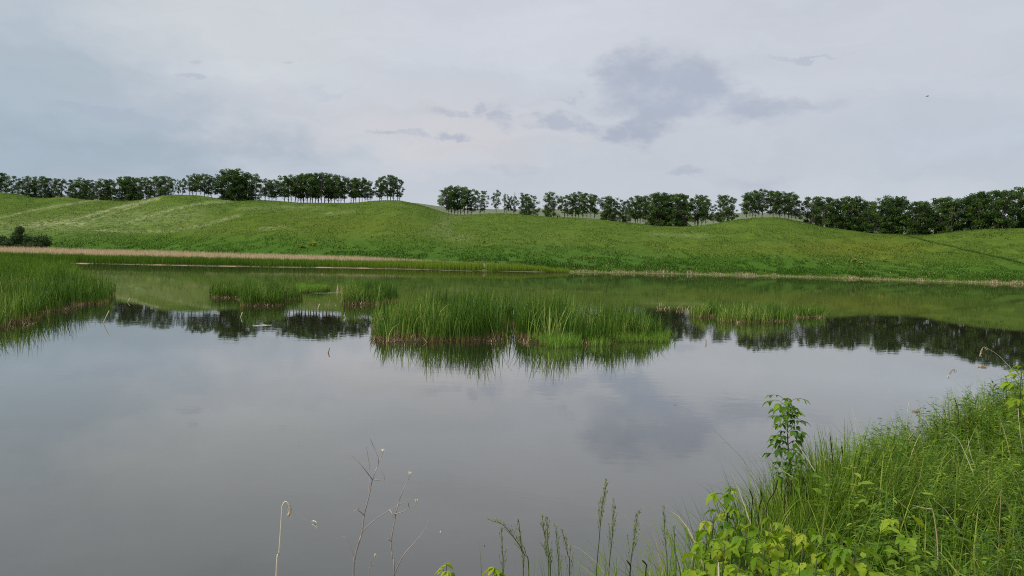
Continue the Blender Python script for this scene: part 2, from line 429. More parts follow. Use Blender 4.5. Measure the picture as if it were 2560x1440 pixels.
# water: still, murky, faintly rippled
m_water, t = newmat('lake_water')
tcn = t.nodes.new('ShaderNodeTexCoord')
w1 = noise(t, 1.6, 3, 0.5, tcn.outputs['Object'], (1.0, 1.6, 1)); w2 = noise(t, 7.0, 2, 0.5, tcn.outputs['Object'], (1.0, 1.5, 1))
wl = mrange(t, noise(t, 0.05, 3, 0.6, tcn.outputs['Object'], (0.5, 1.5, 1)), 0.42, 0.60, 0.25, 1.0)   # wind lanes
hh = mth(t, 'MULTIPLY', mth(t, 'ADD', mth(t, 'MULTIPLY', w1, 1.0), mth(t, 'MULTIPLY', w2, 0.10)), wl)
b = t.nodes.new('ShaderNodeBump'); b.inputs['Distance'].default_value = 0.0022; b.inputs['Strength'].default_value = 1.0
t.links.new(hh, b.inputs['Height'])
fr = t.nodes.new('ShaderNodeFresnel'); fr.inputs['IOR'].default_value = 1.9; t.links.new(b.outputs[0], fr.inputs['Normal'])
gl = t.nodes.new('ShaderNodeBsdfGlossy'); gl.inputs['Roughness'].default_value = 0.015; gl.inputs[0].default_value = (1.0, 0.985, 0.955, 1); t.links.new(b.outputs[0], gl.inputs['Normal'])
df = t.nodes.new('ShaderNodeBsdfDiffuse'); df.inputs[0].default_value = (0.020, 0.020, 0.011, 1)
mx = t.nodes.new('ShaderNodeMixShader'); t.links.new(mth(t, 'MINIMUM', mth(t, 'MULTIPLY', fr.outputs[0], 1.38), 0.68), mx.inputs[0]); t.links.new(df.outputs[0], mx.inputs[1]); t.links.new(gl.outputs[0], mx.inputs[2])
o_ = t.nodes.new('ShaderNodeOutputMaterial'); t.links.new(mx.outputs[0], o_.inputs[0])

# ------------------------------------------------------------------ far terrain
def ctl(lst):
    """[(px, py, Y)] -> (u = x/Y sorted, z, Y)"""
    P = np.array([at(*q) for q in lst]); return P[:, 0] / P[:, 1], P[:, 2], P[:, 1]
UU = np.linspace(-3, 3, 6001)
def smooth(y, w):
    k = np.exp(-0.5 * (np.arange(-4 * w, 4 * w + 1) / w) ** 2); k /= k.sum()
    return np.convolve(np.pad(y, 4 * w, mode='edge'), k, 'valid')
def dist_at(pairs):
    a = np.array(pairs, float); return a[:, 0], a[:, 1]
ridge_px = [(-900, 470), (-300, 478), (0, 480), (60, 488), (85, 494), (115, 496), (150, 492), (175, 493), (200, 499), (300, 502), (340, 501), (375, 496), (400, 490), (430, 487.5), (480, 488), (515, 491), (545, 497), (575, 502), (600, 502), (650, 500), (700, 503), (740, 507), (850, 508), (885, 507), (920, 504), (950, 501), (1000, 501), (1028, 507), (1060, 515), (1100, 528), (1130, 537), (1180, 537), (1240, 534), (1300, 536), (1380, 543), (1480, 547), (1550, 555), (1640, 564), (1700, 567), (1750, 565), (1785, 559), (1850, 548), (1900, 543), (1950, 544), (2000, 554), (2060, 567), (2100, 572), (2170, 582), (2250, 586), (2320, 587), (2400, 577), (2460, 572), (2560, 570), (2800, 575), (3400, 590)]
rY = lambda px: np.interp(px, [-900, 0, 600, 1000, 1300, 1700, 2240, 2560, 3400], [290, 300, 302, 315, 322, 292, 262, 242, 230])
ru, rz, ry = ctl([(a, b, float(rY(a))) for a, b in ridge_px])
RZ = smooth(np.interp(UU, ru, rz), 5); RY = smooth(np.interp(UU, ru, ry), 20)
far_px = [(-900, 480), (0, 491), (165, 488), (440, 503), (600, 508), (850, 516), (1040, 507), (1100, 516), (1150, 521), (1240, 523), (1280, 524), (1360, 521), (1480, 526), (1740, 534), (1850, 532), (1930, 531), (2020, 534), (2100, 542), (2340, 548), (2460, 551), (2560, 549), (3400, 560)]
fu, fz, fy = ctl([(a, b, float(rY(a)) + 330) for a, b in far_px])
FZ = smooth(np.interp(UU, fu, fz), 5); FY = RY + 330
shore = [(-900, 100), (0, 116), (200, 120), (600, 130), (900, 143), (1160, 148), (1280, 150), (1640, 171), (1924, 181), (2294, 174), (2560, 170), (3400, 160)]
_u = np.array([(a - 1280) / FPX for a, _ in shore]); SY = smooth(np.interp(UU, _u, [b for _, b in shore]), 30)
flatw = [(-900, 75), (0, 75), (400, 68), (700, 45), (1000, 14), (1200, 7), (1600, 5), (3400, 5)]
_u2 = np.array([(a - 1280) / FPX for a, _ in flatw]); FT = SY + smooth(np.interp(UU, _u2, [b for _, b in flatw]), 30)
I = lambda u, A: np.interp(u, UU, A)
def terrain(x, y):
    """height of the far side: shore flat, hillside, ridge, plain behind"""
    x = np.asarray(x, float); y = np.asarray(y, float); u = x / np.maximum(y, 1)
    sy, ft, rY_, rz_, fY_, fz_ = (I(u, A) for A in (SY, FT, RY, RZ, FY, FZ))
    sy = sy + 1.3 * fbm(x * 0.12, y * 0.12, 3, 3)
    z0 = 0.45
    a = np.clip((y - sy) / (ft - sy), -8, 1)
    z_flat = np.where(a < 0, np.maximum(-1.2, (y - sy) * 0.12), 0.10 + (z0 - 0.10) * a ** 1.2 * (a > 0))
    tt = np.clip((y - ft) / (rY_ - ft), 0, 1)
    S = 0.42 * tt + 0.58 * (3 * tt ** 2 - 2 * tt ** 3)
    z_h = z0 + (rz_ - z0) * S
    bump = np.sin(np.pi * tt) ** 0.8 * (1.1 * fbm(x * 0.03, y * 0.022, 11, 2) + 0.35 * fbm(x * 0.12, y * 0.1, 21, 2))
    z_h = z_h + bump
    bt = np.clip((y - rY_) / (fY_ - rY_), 0, 1)
    z_b = rz_ + (fz_ - rz_) * bt - 0.5 * np.sin(np.pi * np.clip(bt * 8, 0, 1))
    z_f = fz_ - (y - fY_) * 0.01
    z = np.where(y < ft, z_flat, np.where(y < rY_, z_h, np.where(y < fY_, z_b, z_f)))
    z = z + np.where((y > sy + 1) & (y < fY_), 0.10 * fbm(x * 0.7, y * 0.5, 31, 2), 0)
    return z
def hit(px, py, y0=None):
    d = ray(px, py); Y = np.linspace(115 if y0 is None else y0, 700, 6000)
    z = CAM_H + d[2] * Y; g = terrain(d[0] * Y, Y); k = np.argmax(g > z)
    return np.array([d[0] * Y[k], Y[k], g[k]])

ug = np.concatenate([np.linspace(-2.6, -0.78, 60, endpoint=False), np.linspace(-0.78, 0.78, 900), np.linspace(0.78, 2.6, 61)[1:]])
tg = np.concatenate([np.linspace(-0.12, 0, 6, endpoint=False), np.linspace(0, 1, 50, endpoint=False), np.linspace(1, 2, 170, endpoint=False), np.linspace(2, 2.12, 16, endpoint=False), np.linspace(2.12, 3, 40), np.linspace(3.3, 9, 10)])
U, T = np.meshgrid(ug, tg)
sy, ft, ryy, fyy = (I(U, A) for A in (SY, FT, RY, FY))
Yg = np.where(T < 0, sy + T * 100, np.where(T < 1, sy + (ft - sy) * T, np.where(T < 2, ft + (ryy - ft) * (T - 1), np.where(T <= 3, ryy + (fyy - ryy) * (T - 2), fyy + (T - 3) * 500))))
Xg = U * Yg; Zg = terrain(Xg, Yg)
nr, nc = U.shape
ii = (np.arange(nr - 1)[:, None] * nc + np.arange(nc - 1)[None])
F = np.stack([ii, ii + 1, ii + nc + 1, ii + nc], -1).reshape(-1, 4)
mb = MB(); V = np.stack([Xg, Yg, Zg], -1).reshape(-1, 3); mb.add(V, F)
hill = mb.build('hill', m_hill, smooth=True); tag(hill, kind='structure')
PX, PY = project(V)
def segd(px, py, line):
    d = np.full(len(px), 1e9)
    for (x0, y0), (x1, y1) in zip(line[:-1], line[1:]):
        vx, vy = x1 - x0, y1 - y0; tq = np.clip(((px - x0) * vx + (py - y0) * vy) / (vx * vx + vy * vy), 0, 1)
        d = np.minimum(d, np.hypot((px - x0 - tq * vx) * 0.35, py - y0 - tq * vy))
    return d
def add_attr(o, nm, arr):
    a = o.data.attributes.new(nm, 'FLOAT', 'POINT'); a.data.foreach_set('value', np.clip(arr, 0, 1).astype(np.float32).ravel())
STREAKS = [([(-60, 556), (20, 540), (100, 522), (200, 506), (260, 498)], 3.5, 0.5), ([(60, 566), (150, 556), (230, 538), (290, 520), (350, 507), (390, 497)], 4.5, 0.8), ([(150, 575), (215, 556), (280, 533), (340, 515)], 3, 0.6),
           ([(300, 562), (370, 540), (430, 524), (500, 509), (570, 503)], 4, 0.6), ([(330, 566), (385, 545), (470, 535)], 3, 0.4), ([(240, 575), (330, 579), (430, 578), (520, 560), (590, 540)], 4, 0.5), ([(90, 562), (150, 557), (200, 560)], 9, 0.7),
           ([(600, 522), (700, 518), (800, 520)], 5, 0.25), ([(660, 572), (700, 568)], 5, 0.4), ([(1120, 545), (1100, 575), (1150, 595)], 12, 0.2), ([(1640, 585), (1760, 590)], 6, 0.2), ([(820, 533), (880, 528)], 4, 0.3), ([(-50, 580), (150, 560), (450, 540)], 26, 0.3)]
uf = V[:, 0] / V[:, 1]; Yf = V[:, 1]
tf = np.where(Yf < I(uf, FT), 0, (Yf - I(uf, FT)) / (I(uf, RY) - I(uf, FT)))
pale = np.zeros(len(V))
for ln, wd, k in STREAKS: pale = np.maximum(pale, k * np.exp(-(segd(PX, PY, ln) / wd) ** 2))
pale *= (tf < 1.0)
add_attr(hill, 'pale', pale)
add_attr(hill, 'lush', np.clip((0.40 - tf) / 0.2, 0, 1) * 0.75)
add_attr(hill, 'olive', 0.7 * np.exp(-((PX - 2180) / 160) ** 2 - ((PY - 620) / 26) ** 2) + 0.35 * np.exp(-((PX - 1900) / 200) ** 2 - ((PY - 622) / 18) ** 2) + 0.3 * np.exp(-((PX - 850) / 300) ** 2 - ((PY - 560) / 25) ** 2))
add_attr(hill, 'field', np.clip((Yf - I(uf, RY) - 12) / 5, 0, 1))
add_attr(hill, 'belt', 0.75 * np.exp(-((Yf - I(uf, RY) - 5) / 6) ** 2) * (uf > -0.1))  # shaded understory of the right-hand trees, painted into the ground as a dark strip
add_attr(hill, 'reedflat', (Yf < I(uf, FT) - 2) * np.clip((1150 - PX) / 250, 0.25, 1))

# lake bed and water
def grid(name, xs, ys, zf, mat, kind='structure'):
    X, Y = np.meshgrid(xs, ys); nr, nc = X.shape; i = (np.arange(nr - 1)[:, None] * nc + np.arange(nc - 1)[None])
    m = MB(); m.add(np.stack([X, Y, zf(X, Y)], -1).reshape(-1, 3), np.stack([i, i + 1, i + nc + 1, i + nc], -1).reshape(-1, 4))
    return tag(m.build(name, mat, smooth=True), kind=kind)
grid('lake_bed', np.linspace(-6000, 6000, 5), np.linspace(-3000, 8000, 5), lambda X, Y: X * 0 - 2.5, m_bed)
grid('water', np.linspace(-700, 700, 5), np.linspace(-2, 330, 5), lambda X, Y: X * 0, m_water)

# near bank
EX = [(-80, 1.0), (-10, 2.0), (-3, 2.35), (-1, 2.6), (0, 2.9), (0.66, 3.3), (1.74, 4.5), (3.1, 6.0), (5.5, 8.2), (12, 13.5), (30, 27), (80, 60)]
Ef = lambda x: np.interp(x, [a for a, _ in EX], [b for _, b in EX])
def bank(x, y):
    x = np.asarray(x, float); y = np.asarray(y, float)
    d = y - Ef(x) + 0.12 * fbm(x * 1.3, y * 1.3, 5, 2)
    top = 1.58 + 0.05 * fbm(x * 0.8, y * 0.8, 9, 3) + 0.02 * np.clip(x, 0, 10)
    return np.where(d < 0, top, np.maximum(-2.4, top - 0.15 * d - 0.45 * np.clip(d, 0, 99) ** 1.3))
xs = np.concatenate([np.linspace(-80, -8, 30, endpoint=False), np.linspace(-8, 14, 180, endpoint=False), np.linspace(14, 80, 40)])
ys = np.concatenate([np.linspace(-80, -2, 20, endpoint=False), np.linspace(-2, 18, 160, endpoint=False), np.linspace(18, 70, 50)])
grid('ground', xs, ys, bank, m_bank)

# ------------------------------------------------------------------ paths on the far side
def ribbon(name, pts, width, mat, lift=0.07):
    pts = curve(pts, 160); d = np.gradient(pts[:, :2], axis=0); d /= np.linalg.norm(d, axis=1)[:, None]; nn = np.stack([-d[:, 1], d[:, 0]], -1)
    w = width * (0.8 + 0.4 * vn(np.arange(len(pts)) * 0.35, 0 * d[:, 0], 8))[:, None]
    m = MB(); rows = []
    for k in (-0.5, -0.17, 0.17, 0.5):
        q = pts[:, :2] + nn * w * k; rows.append(np.column_stack([q, terrain(q[:, 0], q[:, 1]) + lift]))
    v = np.stack(rows, 1).reshape(-1, 3); i = np.arange(len(pts) - 1)[:, None] * 4 + np.arange(3)[None]
    m.add(v, np.stack([i, i + 1, i + 5, i + 4], -1).reshape(-1, 4))
    return tag(m.build(name, mat, smooth=True), kind='structure')
TRACK = [hit(*q) for q in [(2262, 588), (2300, 597.5), (2340, 608), (2400, 622), (2450, 634), (2500, 645), (2560, 660), (2640, 680)]]
ribbon('path', TRACK, 0.42, m_track)
Pp = []
for px in (1000, 1030, 1060, 1090, 1120, 1150, 1190):
    u = (px - 1280) / FPX; Y = float(I(u, RY)) + 3.5; Pp.append((u * Y, Y, 0))
ribbon('dirt_road', Pp, 2.2, m_path)

# ------------------------------------------------------------------ trees
def tree_variant(seed, H=12.0, W=6.5, low=0.3, airy=0.0):
    g = np.random.default_rng(seed)
    tm, cm = MB(), MB()
    lean = g.normal(0, 0.25, 2)
    nst = g.integers(1, 4)
    tops = []
    for k in range(nst):
        o = g.normal(0, 0.3, 2) * (k > 0); e = g.normal(0, 0.9, 2) * (k > 0) + lean * 2
        pts = np.array([[o[0] + e[0] * s ** 1.4 + 0.12 * math.sin(5 * s + k), o[1] + e[1] * s ** 1.4, -0.4 + H * 0.86 * s * (1 - 0.1 * k)] for s in np.linspace(0, 1, 9)])
        tube(tm, pts, np.linspace(0.17, 0.03, 9) * (1.1 - 0.2 * k), 6); tops.append(pts)
    W = W * 1.12; ncl = int(g.integers(27, 34) * (1 - 0.3 * airy))
    for k in range(ncl):
        hz = low + (1 - low) * (k + g.uniform(0, 1)) / ncl
        env = math.sin(math.pi * (0.16 + 0.74 * (hz - low) / (1 - low))) ** 0.7 * W * 0.5
        a = g.uniform(0, 2 * math.pi); rr = env * math.sqrt(g.uniform(0.05, 1))
        ax = tops[k % nst]; aj = ax[min(8, int(hz * 0.9 * 8))]
        c = np.array([aj[0] + rr * math.cos(a), aj[1] + rr * math.sin(a), H * hz - 0.5])
        b0 = ax[max(1, min(7, int(hz * 8 * 0.75)))]
        mid = (b0 + c) / 2 + [0, 0, -0.2]
        tube(tm, curve([b0, mid, c], 6), np.linspace(0.06, 0.015, 7)[:len(curve([b0, mid, c], 6))], 4)
        R = g.uniform(0.5, 1.05) * (W / 6.9) * (0.85 if hz > 0.85 else 1)
        n = int(g.integers(115, 175) * (R / 0.95) ** 2)
        p = g.normal(size=(n, 3)); p /= np.linalg.norm(p, axis=1)[:, None]
        p *= (g.uniform(0.25, 1.1, n) ** 0.6)[:, None] * R * np.array([1.15, 1.15, 0.72])
        # ragged shoots
        sh = g.uniform(0, 1, n) < 0.14; p[sh] *= g.uniform(1.2, 1.7)
        tn = np.clip(g.uniform(0.1, 0.85) + g.normal(0, 0.18, n), 0, 1)
        cards(cm, c + p, g.uniform(0.22, 0.46, n), tn, 0.8)
    return tm, cm
VARS = []
for k in range(16):
    low = [0.22, 0.02, 0.28, 0.07][k % 4]; Wd = [6.2, 7.4, 5.2, 6.8][(k // 2) % 4]
    tm, cm = tree_variant(100 + k, 12.0, Wd, low, airy=[0, 0.1, 0.5, 0.25][k % 4])
    VARS.append((tm, cm, {}))
def mesh_of(v, which):
    tm, cm, cache = VARS[v]
    if which not in cache:
        o = (tm if which == 'trunk' else cm).build(which, m_trunk if which == 'trunk' else m_crown, smooth=(which == 'trunk'))
        cache[which] = o.data; bpy.data.objects.remove(o)
    return cache[which]
TOPS = [(-80, 432), (0, 430), (20, 430), (35, 440), (50, 444), (70, 438), (110, 438), (130, 442), (155, 445), (172, 450), (200, 442), (215, 448), (245, 445), (280, 446), (300, 438), (340, 440), (360, 443), (375, 437), (420, 438), (430, 445), (445, 443), (465, 443), (480, 432), (500, 431), (530, 436), (545, 438), (565, 420), (590, 419), (610, 428), (640, 432), (655, 445), (670, 444), (690, 447), (705, 437), (740, 433), (780, 430), (820, 429), (850, 434), (865, 440), (880, 442), (905, 441), (925, 450), (940, 450), (960, 434), (980, 436), (1000, 445), (1014, 455), (1100, 468), (1120, 462), (1145, 462), (1165, 463), (1185, 472), (1200, 475), (1212, 472), (1225, 485), (1235, 472), (1250, 472), (1262, 485), (1272, 482), (1285, 488), (1300, 482), (1315, 480), (1330, 483), (1345, 487), (1358, 480), (1375, 477), (1390, 480), (1402, 490), (1425, 480), (1450, 477), (1480, 482), (1497, 490), (1508, 490), (1528, 488), (1545, 495), (1560, 497), (1575, 500), (1590, 487), (1605, 485), (1620, 488), (1640, 479), (1655, 478), (1690, 480), (1725, 486), (1735, 485), (1750, 484), (1765, 490), (1778, 505), (1784, 530), (1795, 490), (1812, 481), (1835, 488), (1850, 495), (1865, 480), (1900, 469), (1920, 472), (1950, 476), (1975, 478), (1998, 488), (2012, 495), (2030, 486), (2060, 488), (2085, 495), (2105, 494), (2125, 487), (2150, 490), (2165, 498), (2190, 502), (2200, 492), (2230, 483), (2255, 492), (2270, 505), (2285, 500), (2300, 497), (2325, 512), (2335, 494), (2360, 487), (2390, 490), (2415, 500), (2430, 480), (2445, 475), (2465, 478), (2490, 474), (2530, 470), (2555, 464), (2660, 458)]
tpx = [a for a, _ in TOPS]; tpy = [b for _, b in TOPS]
CLUMPS = [  # x range of trunks, count, dense(low crowns), words, where, group phrase
 (-60, 36, 7, 1, 'dark tree', 'in the clump cut by the left photo edge', 'trees at the left end of the ridge'),
 (44, 157, 13, 1, 'dark tree', 'in the solid clump left of the first sky gap', 'trees of the second clump from the left'),
 (174, 286, 12, 1, 'low dark tree', 'in the clump right of the first sky gap', 'trees right of the first gap'),
 (293, 356, 9, 1, 'dark tree', 'in the squarish clump left of the rounded knoll', 'trees of the squarish clump'),
 (364, 424, 7, 1, 'dark tree', 'behind the top of the rounded left knoll', 'trees behind the rounded knoll'),
 (432, 462, 3, 0, 'slim tree', 'in the thin trio behind the rounded knoll', 'thin trio behind the knoll'),
 (470, 534, 7, 0, 'open-crowned tree', 'just left of the tallest left-hand clump', 'trees left of the tallest clump'),
 (550, 642, 11, 1, 'tall dark tree', 'in the tallest clump on the left ridge', 'trees of the tallest clump'),
 (658, 694, 4, 0, 'small thin tree', 'right beside the tallest left-hand clump', 'small thin trees beside the tallest clump'),
 (710, 864, 20, 0, 'tree', 'in the long grove with many pale trunks', 'trees of the long grove'),
 (874, 932, 8, 0, 'lower tree', 'in the loose row right of the long grove', 'trees right of the long grove'),
 (946, 958, 2, 0, 'shorter tree', 'in the last clump before the big gap', 'shorter trees of the last clump before the gap'),
 (968, 1004, 5, 0, 'tall tree', 'in the last clump before the big gap', 'tall trees of the last clump before the gap'),
 (1112, 1182, 9, 0, 'tree', 'in the first round clump after the big gap', 'trees of the first clump after the gap'),
 (1196, 1216, 2, 0, 'thin tree', 'beside the first clump after the big gap', 'two thin trees after the first clump'),
 (1239, 1244, 1, 0, 'slender tall narrow-crowned tree', 'standing alone near the first clump after the big gap', 'shelterbelt trees on the ridge'),
 (1264, 1288, 3, 0, 'small ragged tree', 'in the sparse group where bare twigs stick up', 'small ragged trees with bare twigs'),
 (1306, 1338, 4, 1, 'tree', 'in the compact bushy clump apart in mid belt', 'trees of the compact middle clump'),
 (1366, 1388, 3, 1, 'low-branched tree', 'in the narrow upright clump of mid belt', 'trees of the narrow upright clump'),
 (1408, 1492, 9, 0, 'open-crowned tree', 'in the wide see-through group of mid belt', 'trees of the wide see-through group'),
 (1510, 1542, 5, 1, 'tree', 'in the low bushy group above the mid slope', 'trees of the low bushy group'),
 (1552, 1576, 3, 1, 'low tree', 'in the dip of treetops before the dense clump', 'low trees in the dip'),
 (1588, 1618, 5, 0, 'pale-topped tree', 'on the left shoulder of the dense hollow clump', 'trees at the left shoulder of the dense clump'),
 (1630, 1722, 14, 1, 'dark tree', 'in the dense clump in the hollow', 'trees of the dense clump in the hollow'),
 (1738, 1768, 4, 0, 'tree', 'closing the dense clump before the narrow gap', 'trees before the narrow gap'),
 (1784, 1786, 1, 0, 'tiny sapling tree', 'alone in the narrow gap of the right belt', 'shelterbelt trees on the ridge'),
 (1800, 1834, 4, 1, 'tree', 'in the lone round clump between two gaps', 'trees of the lone round clump'),
 (1864, 1912, 6, 0, 'broad-crowned tree', 'on top of the right-hand knoll', 'trees on top of the right knoll'),
 (1924, 1994, 9, 0, 'airy tree', 'down the right side of the right-hand knoll', 'airy trees right of the knoll top'),
 (2020, 2092, 10, 1, 'tree', 'in the wide clump at the knoll\'s right foot', 'trees at the right foot of the knoll'),
 (2104, 2158, 8, 1, 'dark tree', 'in the clump two left of the track', 'trees two clumps left of the track'),
 (2166, 2190, 4, 1, 'shorter dark tree', 'in the dip left of the track clump', 'shorter trees in the dip near the track'),
 (2200, 2264, 9, 1, 'tall dark tree', 'in the clump where the hillside track begins', 'trees of the tall clump by the track'),
 (2280, 2324, 7, 1, 'low bushy tree', 'directly above the top of the hillside track', 'trees above the track'),
 (2336, 2410, 10, 1, 'dark tree', 'in the broad clump right of the track', 'trees right of the track'),
 (2422, 2466, 7, 1, 'dark tree', 'in the pointed clump near the right edge', 'trees of the pointed clump'),
 (2476, 2640, 17, 1, 'tall dark tree', 'in the clump running off the right edge', 'trees at the right edge')]
ORD = 'first second third fourth fifth sixth seventh eighth ninth tenth eleventh twelfth thirteenth fourteenth fifteenth sixteenth seventeenth eighteenth nineteenth twentieth'.split()
tg_ = np.random.default_rng(42)
for (x0, x1, n, dense, wd_, where, grp) in CLUMPS:
    for k in range(n):
        lab = '%s %s' % (wd_, where) if n == 1 else '%s %s from the left %s' % (ORD[k], wd_, where)
        px = x0 + (x1 - x0) * (k + 0.5) / n + tg_.uniform(-0.22, 0.22) * (x1 - x0) / n
        u = (px - 1280) / FPX; Y = float(I(u, RY)) + tg_.uniform(0.8, 7)
        top = np.interp(px, tpx, tpy) + (tg_.uniform(0, 5) if k % 2 else 0)
        P = at(px, top, Y); gz = float(terrain(P[0], Y)); H = P[2] - gz
        small = H < 6
        v = int(tg_.choice([i for i in range(16) if (i % 4 in (1, 3)) == bool(dense)])) 
        s = H / 12.2
        ws = s * tg_.uniform(0.85, 1.15) if not small else s * 1.2
        if wd_.startswith(('slender', 'small ragged', 'slim')): ws *= 0.62
        if px < 660 and dense: ws *= 1.14
        if wd_.startswith('tiny'): ws *= 0.8
        e = empty('tree', (P[0], Y, gz), label=lab, cat='tree', group=grp)
        e.scale = (float(ws), float(ws), float(s)); e.rotation_euler = (0, 0, float(tg_.uniform(0, 6.28)))
        for w_ in ('trunk', 'crown'):
            o = bpy.data.objects.new(w_, mesh_of(v, w_)); COL.objects.link(o); o.parent = e
# bare leafless saplings sticking out of the ragged group
for px, top, lab in ((1262, 484, 'bare leafless tree with fine upright twigs left of the ragged group'), (1287, 480, 'bare leafless tree with taller twigs at the right of the ragged group'), (1738, 498, 'thin bare pole-like trunk in the gap right of the dense clump')):
    u = (px - 1280) / FPX; Y = float(I(u, RY)) + 4; P = at(px, top, Y); gz = float(terrain(P[0], Y)); H = P[2] - gz
    e = empty('bare_tree', (P[0], Y, gz), label=lab, cat='tree', group='bare trees in the belt')
    m = MB(); tube(m, [(0, 0, -0.3), (0.05, 0, H * 0.5), (0, 0.05, H)], [0.13, 0.08, 0.02], 6); m.build('trunk', m_trunk, e)
    m = MB()
    for k in range(12):
        z = H * (0.45 + 0.045 * k); a = k * 2.4; d = (1 - z / H) * 1.6 + 0.3
        if lab.startswith('thin'): d *= 0.2
        tube(m, [(0, 0, z), (d * .5 * math.cos(a), d * .5 * math.sin(a), z + 0.6), (d * .7 * math.cos(a), d * .7 * math.sin(a), z + 1.5)], [0.035, 0.025, 0.012], 4)
    m.build('branches', m_trunk, e)

# shrubs at the left foot of the hill, and yellow-green bushes on the slope
def bush(name, P, W, H, mat, n, size, lab, grp, cat='shrub', nb=9, stems=True):
    e = empty(name, P, label=lab, cat=cat, group=grp)
    cm, sm = MB(), MB()
    for k in range(nb):
        a = rng.uniform(0, 6.28); r = W * 0.5 * math.sqrt(rng.uniform(0, 1)) * 0.75; z = H * rng.uniform(0.25, 0.8) * (1 - 0.5 * (r / (W * 0.5)) ** 2)
        if k < 2 and H > 2: z = H * 0.8; r = W * 0.1
        c = np.array([r * math.cos(a), r * math.sin(a) * 0.8, z]); R = rng.uniform(0.16, 0.26) * W
        p = rng.normal(size=(n // nb, 3)); p /= np.linalg.norm(p, axis=1)[:, None]; p *= rng.uniform(0.4, 1.1, (n // nb, 1)) * R * np.array([1, 1, min(1.0, H / W * 1.1)])
        q = c + p; q = q[q[:, 2] > 0.02]
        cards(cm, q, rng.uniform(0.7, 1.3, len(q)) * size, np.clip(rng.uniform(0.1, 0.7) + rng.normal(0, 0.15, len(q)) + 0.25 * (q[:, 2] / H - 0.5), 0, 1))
        tube(sm, curve([(0, 0, -0.1), (c[0] * 0.4, c[1] * 0.4, c[2] * 0.5), c], 5), 0.02 + 0.006 * W, 4)
    cm.build('foliage', mat, e); sm.build('stems', m_trunk, e)
    return e
for px, py, Y, W, H, lab in ((50, 607, 196, 5.4, 6.6, 'tallest dark green shrub at the foot of the left hillside behind the dry reeds'),
                             (104, 617, 188, 7.0, 4.3, 'low wide dark shrub right of the tallest one behind the dry reeds'),
                             (76, 613, 192, 5.4, 4.0, 'middle shrub joining the tall and the wide dark shrubs'),
                             (4, 606, 194, 5.0, 3.6, 'low dark shrub at the left edge of the photo by the dry reeds'),
                             (25, 611, 188, 5.5, 2.8, 'low greyish scrubby shrub in front of the tallest shrub')):
    P = at(px, py, Y); P[2] = terrain(P[0], Y) - 0.05
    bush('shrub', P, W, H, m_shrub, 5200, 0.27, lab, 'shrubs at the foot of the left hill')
for px, py, W, H, lab in ((753, 619, 1.9, 0.8, 'yellow-green bush on the lower slope, left one of the two broad ones side by side'), (781, 615, 2.0, 0.75, 'yellow-green bush on the lower slope, right one of the two broad ones side by side'),
                      (735, 617, 0.5, 0.4, 'tiny yellowish bush just left of the two broad yellow-green ones'), (847, 620, 1.2, 0.6, 'small yellow-green bush right of the pair of broad ones on the lower slope'), (858, 622, 0.6, 0.4, 'tiny yellow-green bush touching the right side of a small one'),
                      (912, 623, 0.5, 0.35, 'tiny faint yellow bush alone below the left centre of the slope'), (1211, 609, 1.0, 0.7, 'yellow-green bush alone mid slope under the big gap in the trees'),
                      (1480, 646, 1.2, 0.6, 'pale yellow-green bush near the foot of the slope in mid photo'), (1472, 647, 0.6, 0.35, 'tiny pale bush left beside the bush near the slope foot in mid photo'),
                      (2134, 656, 1.3, 0.7, 'pale yellow-green bush low on the right-hand slope left of the brightest one'), (2152, 660, 0.9, 0.35, 'flat pale bush between the two larger ones low on the right-hand slope'), (2211, 654, 1.9, 0.8, 'bright yellow dome-shaped bush low on the right-hand slope')):
    P = hit(px, py); bush('yellow_bush', P, W * 1.15, H * 1.7, m_yellow, 1200, 0.2, lab, 'yellow-green bushes on the slope', cat='bush', nb=5)

# ------------------------------------------------------------------ hillside grass tufts
def rough_tufts():
    n = 170000
    u = rng.uniform(-0.76, 0.76, n); q = rng.uniform(0, 1, n)
    ft_, ry_ = I(u, FT), I(u, RY)
    Y = 1 / ((1 - q) / (ft_ - 3) + q / (ry_ + 6)); x = u * Y
    dens = vn(x * 0.16, Y * 0.10, 77) * 0.6 + vn(x * 0.5, Y * 0.3, 78) * 0.5
    keep = dens > 0.44; u, Y, x, dens = u[keep], Y[keep], x[keep], dens[keep]; ft_, ry_ = ft_[keep], ry_[keep]
    z = terrain(x, Y) - 0.03; tt = (Y - ft_) / (ry_ - ft_)
    P = np.stack([x, Y, z], -1); ppx, ppy = project(P)
    pl = np.zeros(len(P))
    for ln, wd, k in STREAKS: pl = np.maximum(pl, k * np.exp(-(segd(ppx, ppy, ln) / (wd * 1.2)) ** 2))
    h = (0.18 + 0.24 * vn(x * 0.2, Y * 0.2, 5) + 0.20 * np.clip(0.35 - tt, 0, 0.35) / 0.35) * rng.uniform(0.6, 1.3, len(P))
    w = 0.10 + 0.10 * rng.random(len(P))
    tn = np.clip(0.30 + 0.22 * fbm(x * 0.15, Y * 0.1, 61, 3) + rng.normal(0, 0.2, len(P)) - 0.12 * (tt < 0.3), 0, 0.85)
    tn = np.where(rng.random(len(P)) < pl * 0.8, rng.uniform(0.85, 1, len(P)), tn)
    tn = np.where(rng.random(len(P)) < 0.05 * (vn(x * 0.04, Y * 0.05, 66) > 0.45), 0.97, tn)
    m = MB(); blades(m, P, h, w, rng.uniform(0, 0.5, len(P)), 0.5, rng.uniform(0, 6.28, len(P)), 1, tn, 1.0)
    o = m.build('meadow_grass', m_hilltuft); tag(o, 'short rough meadow grass covering the whole hillside across the water', 'grass', kind='stuff')
rough_tufts()
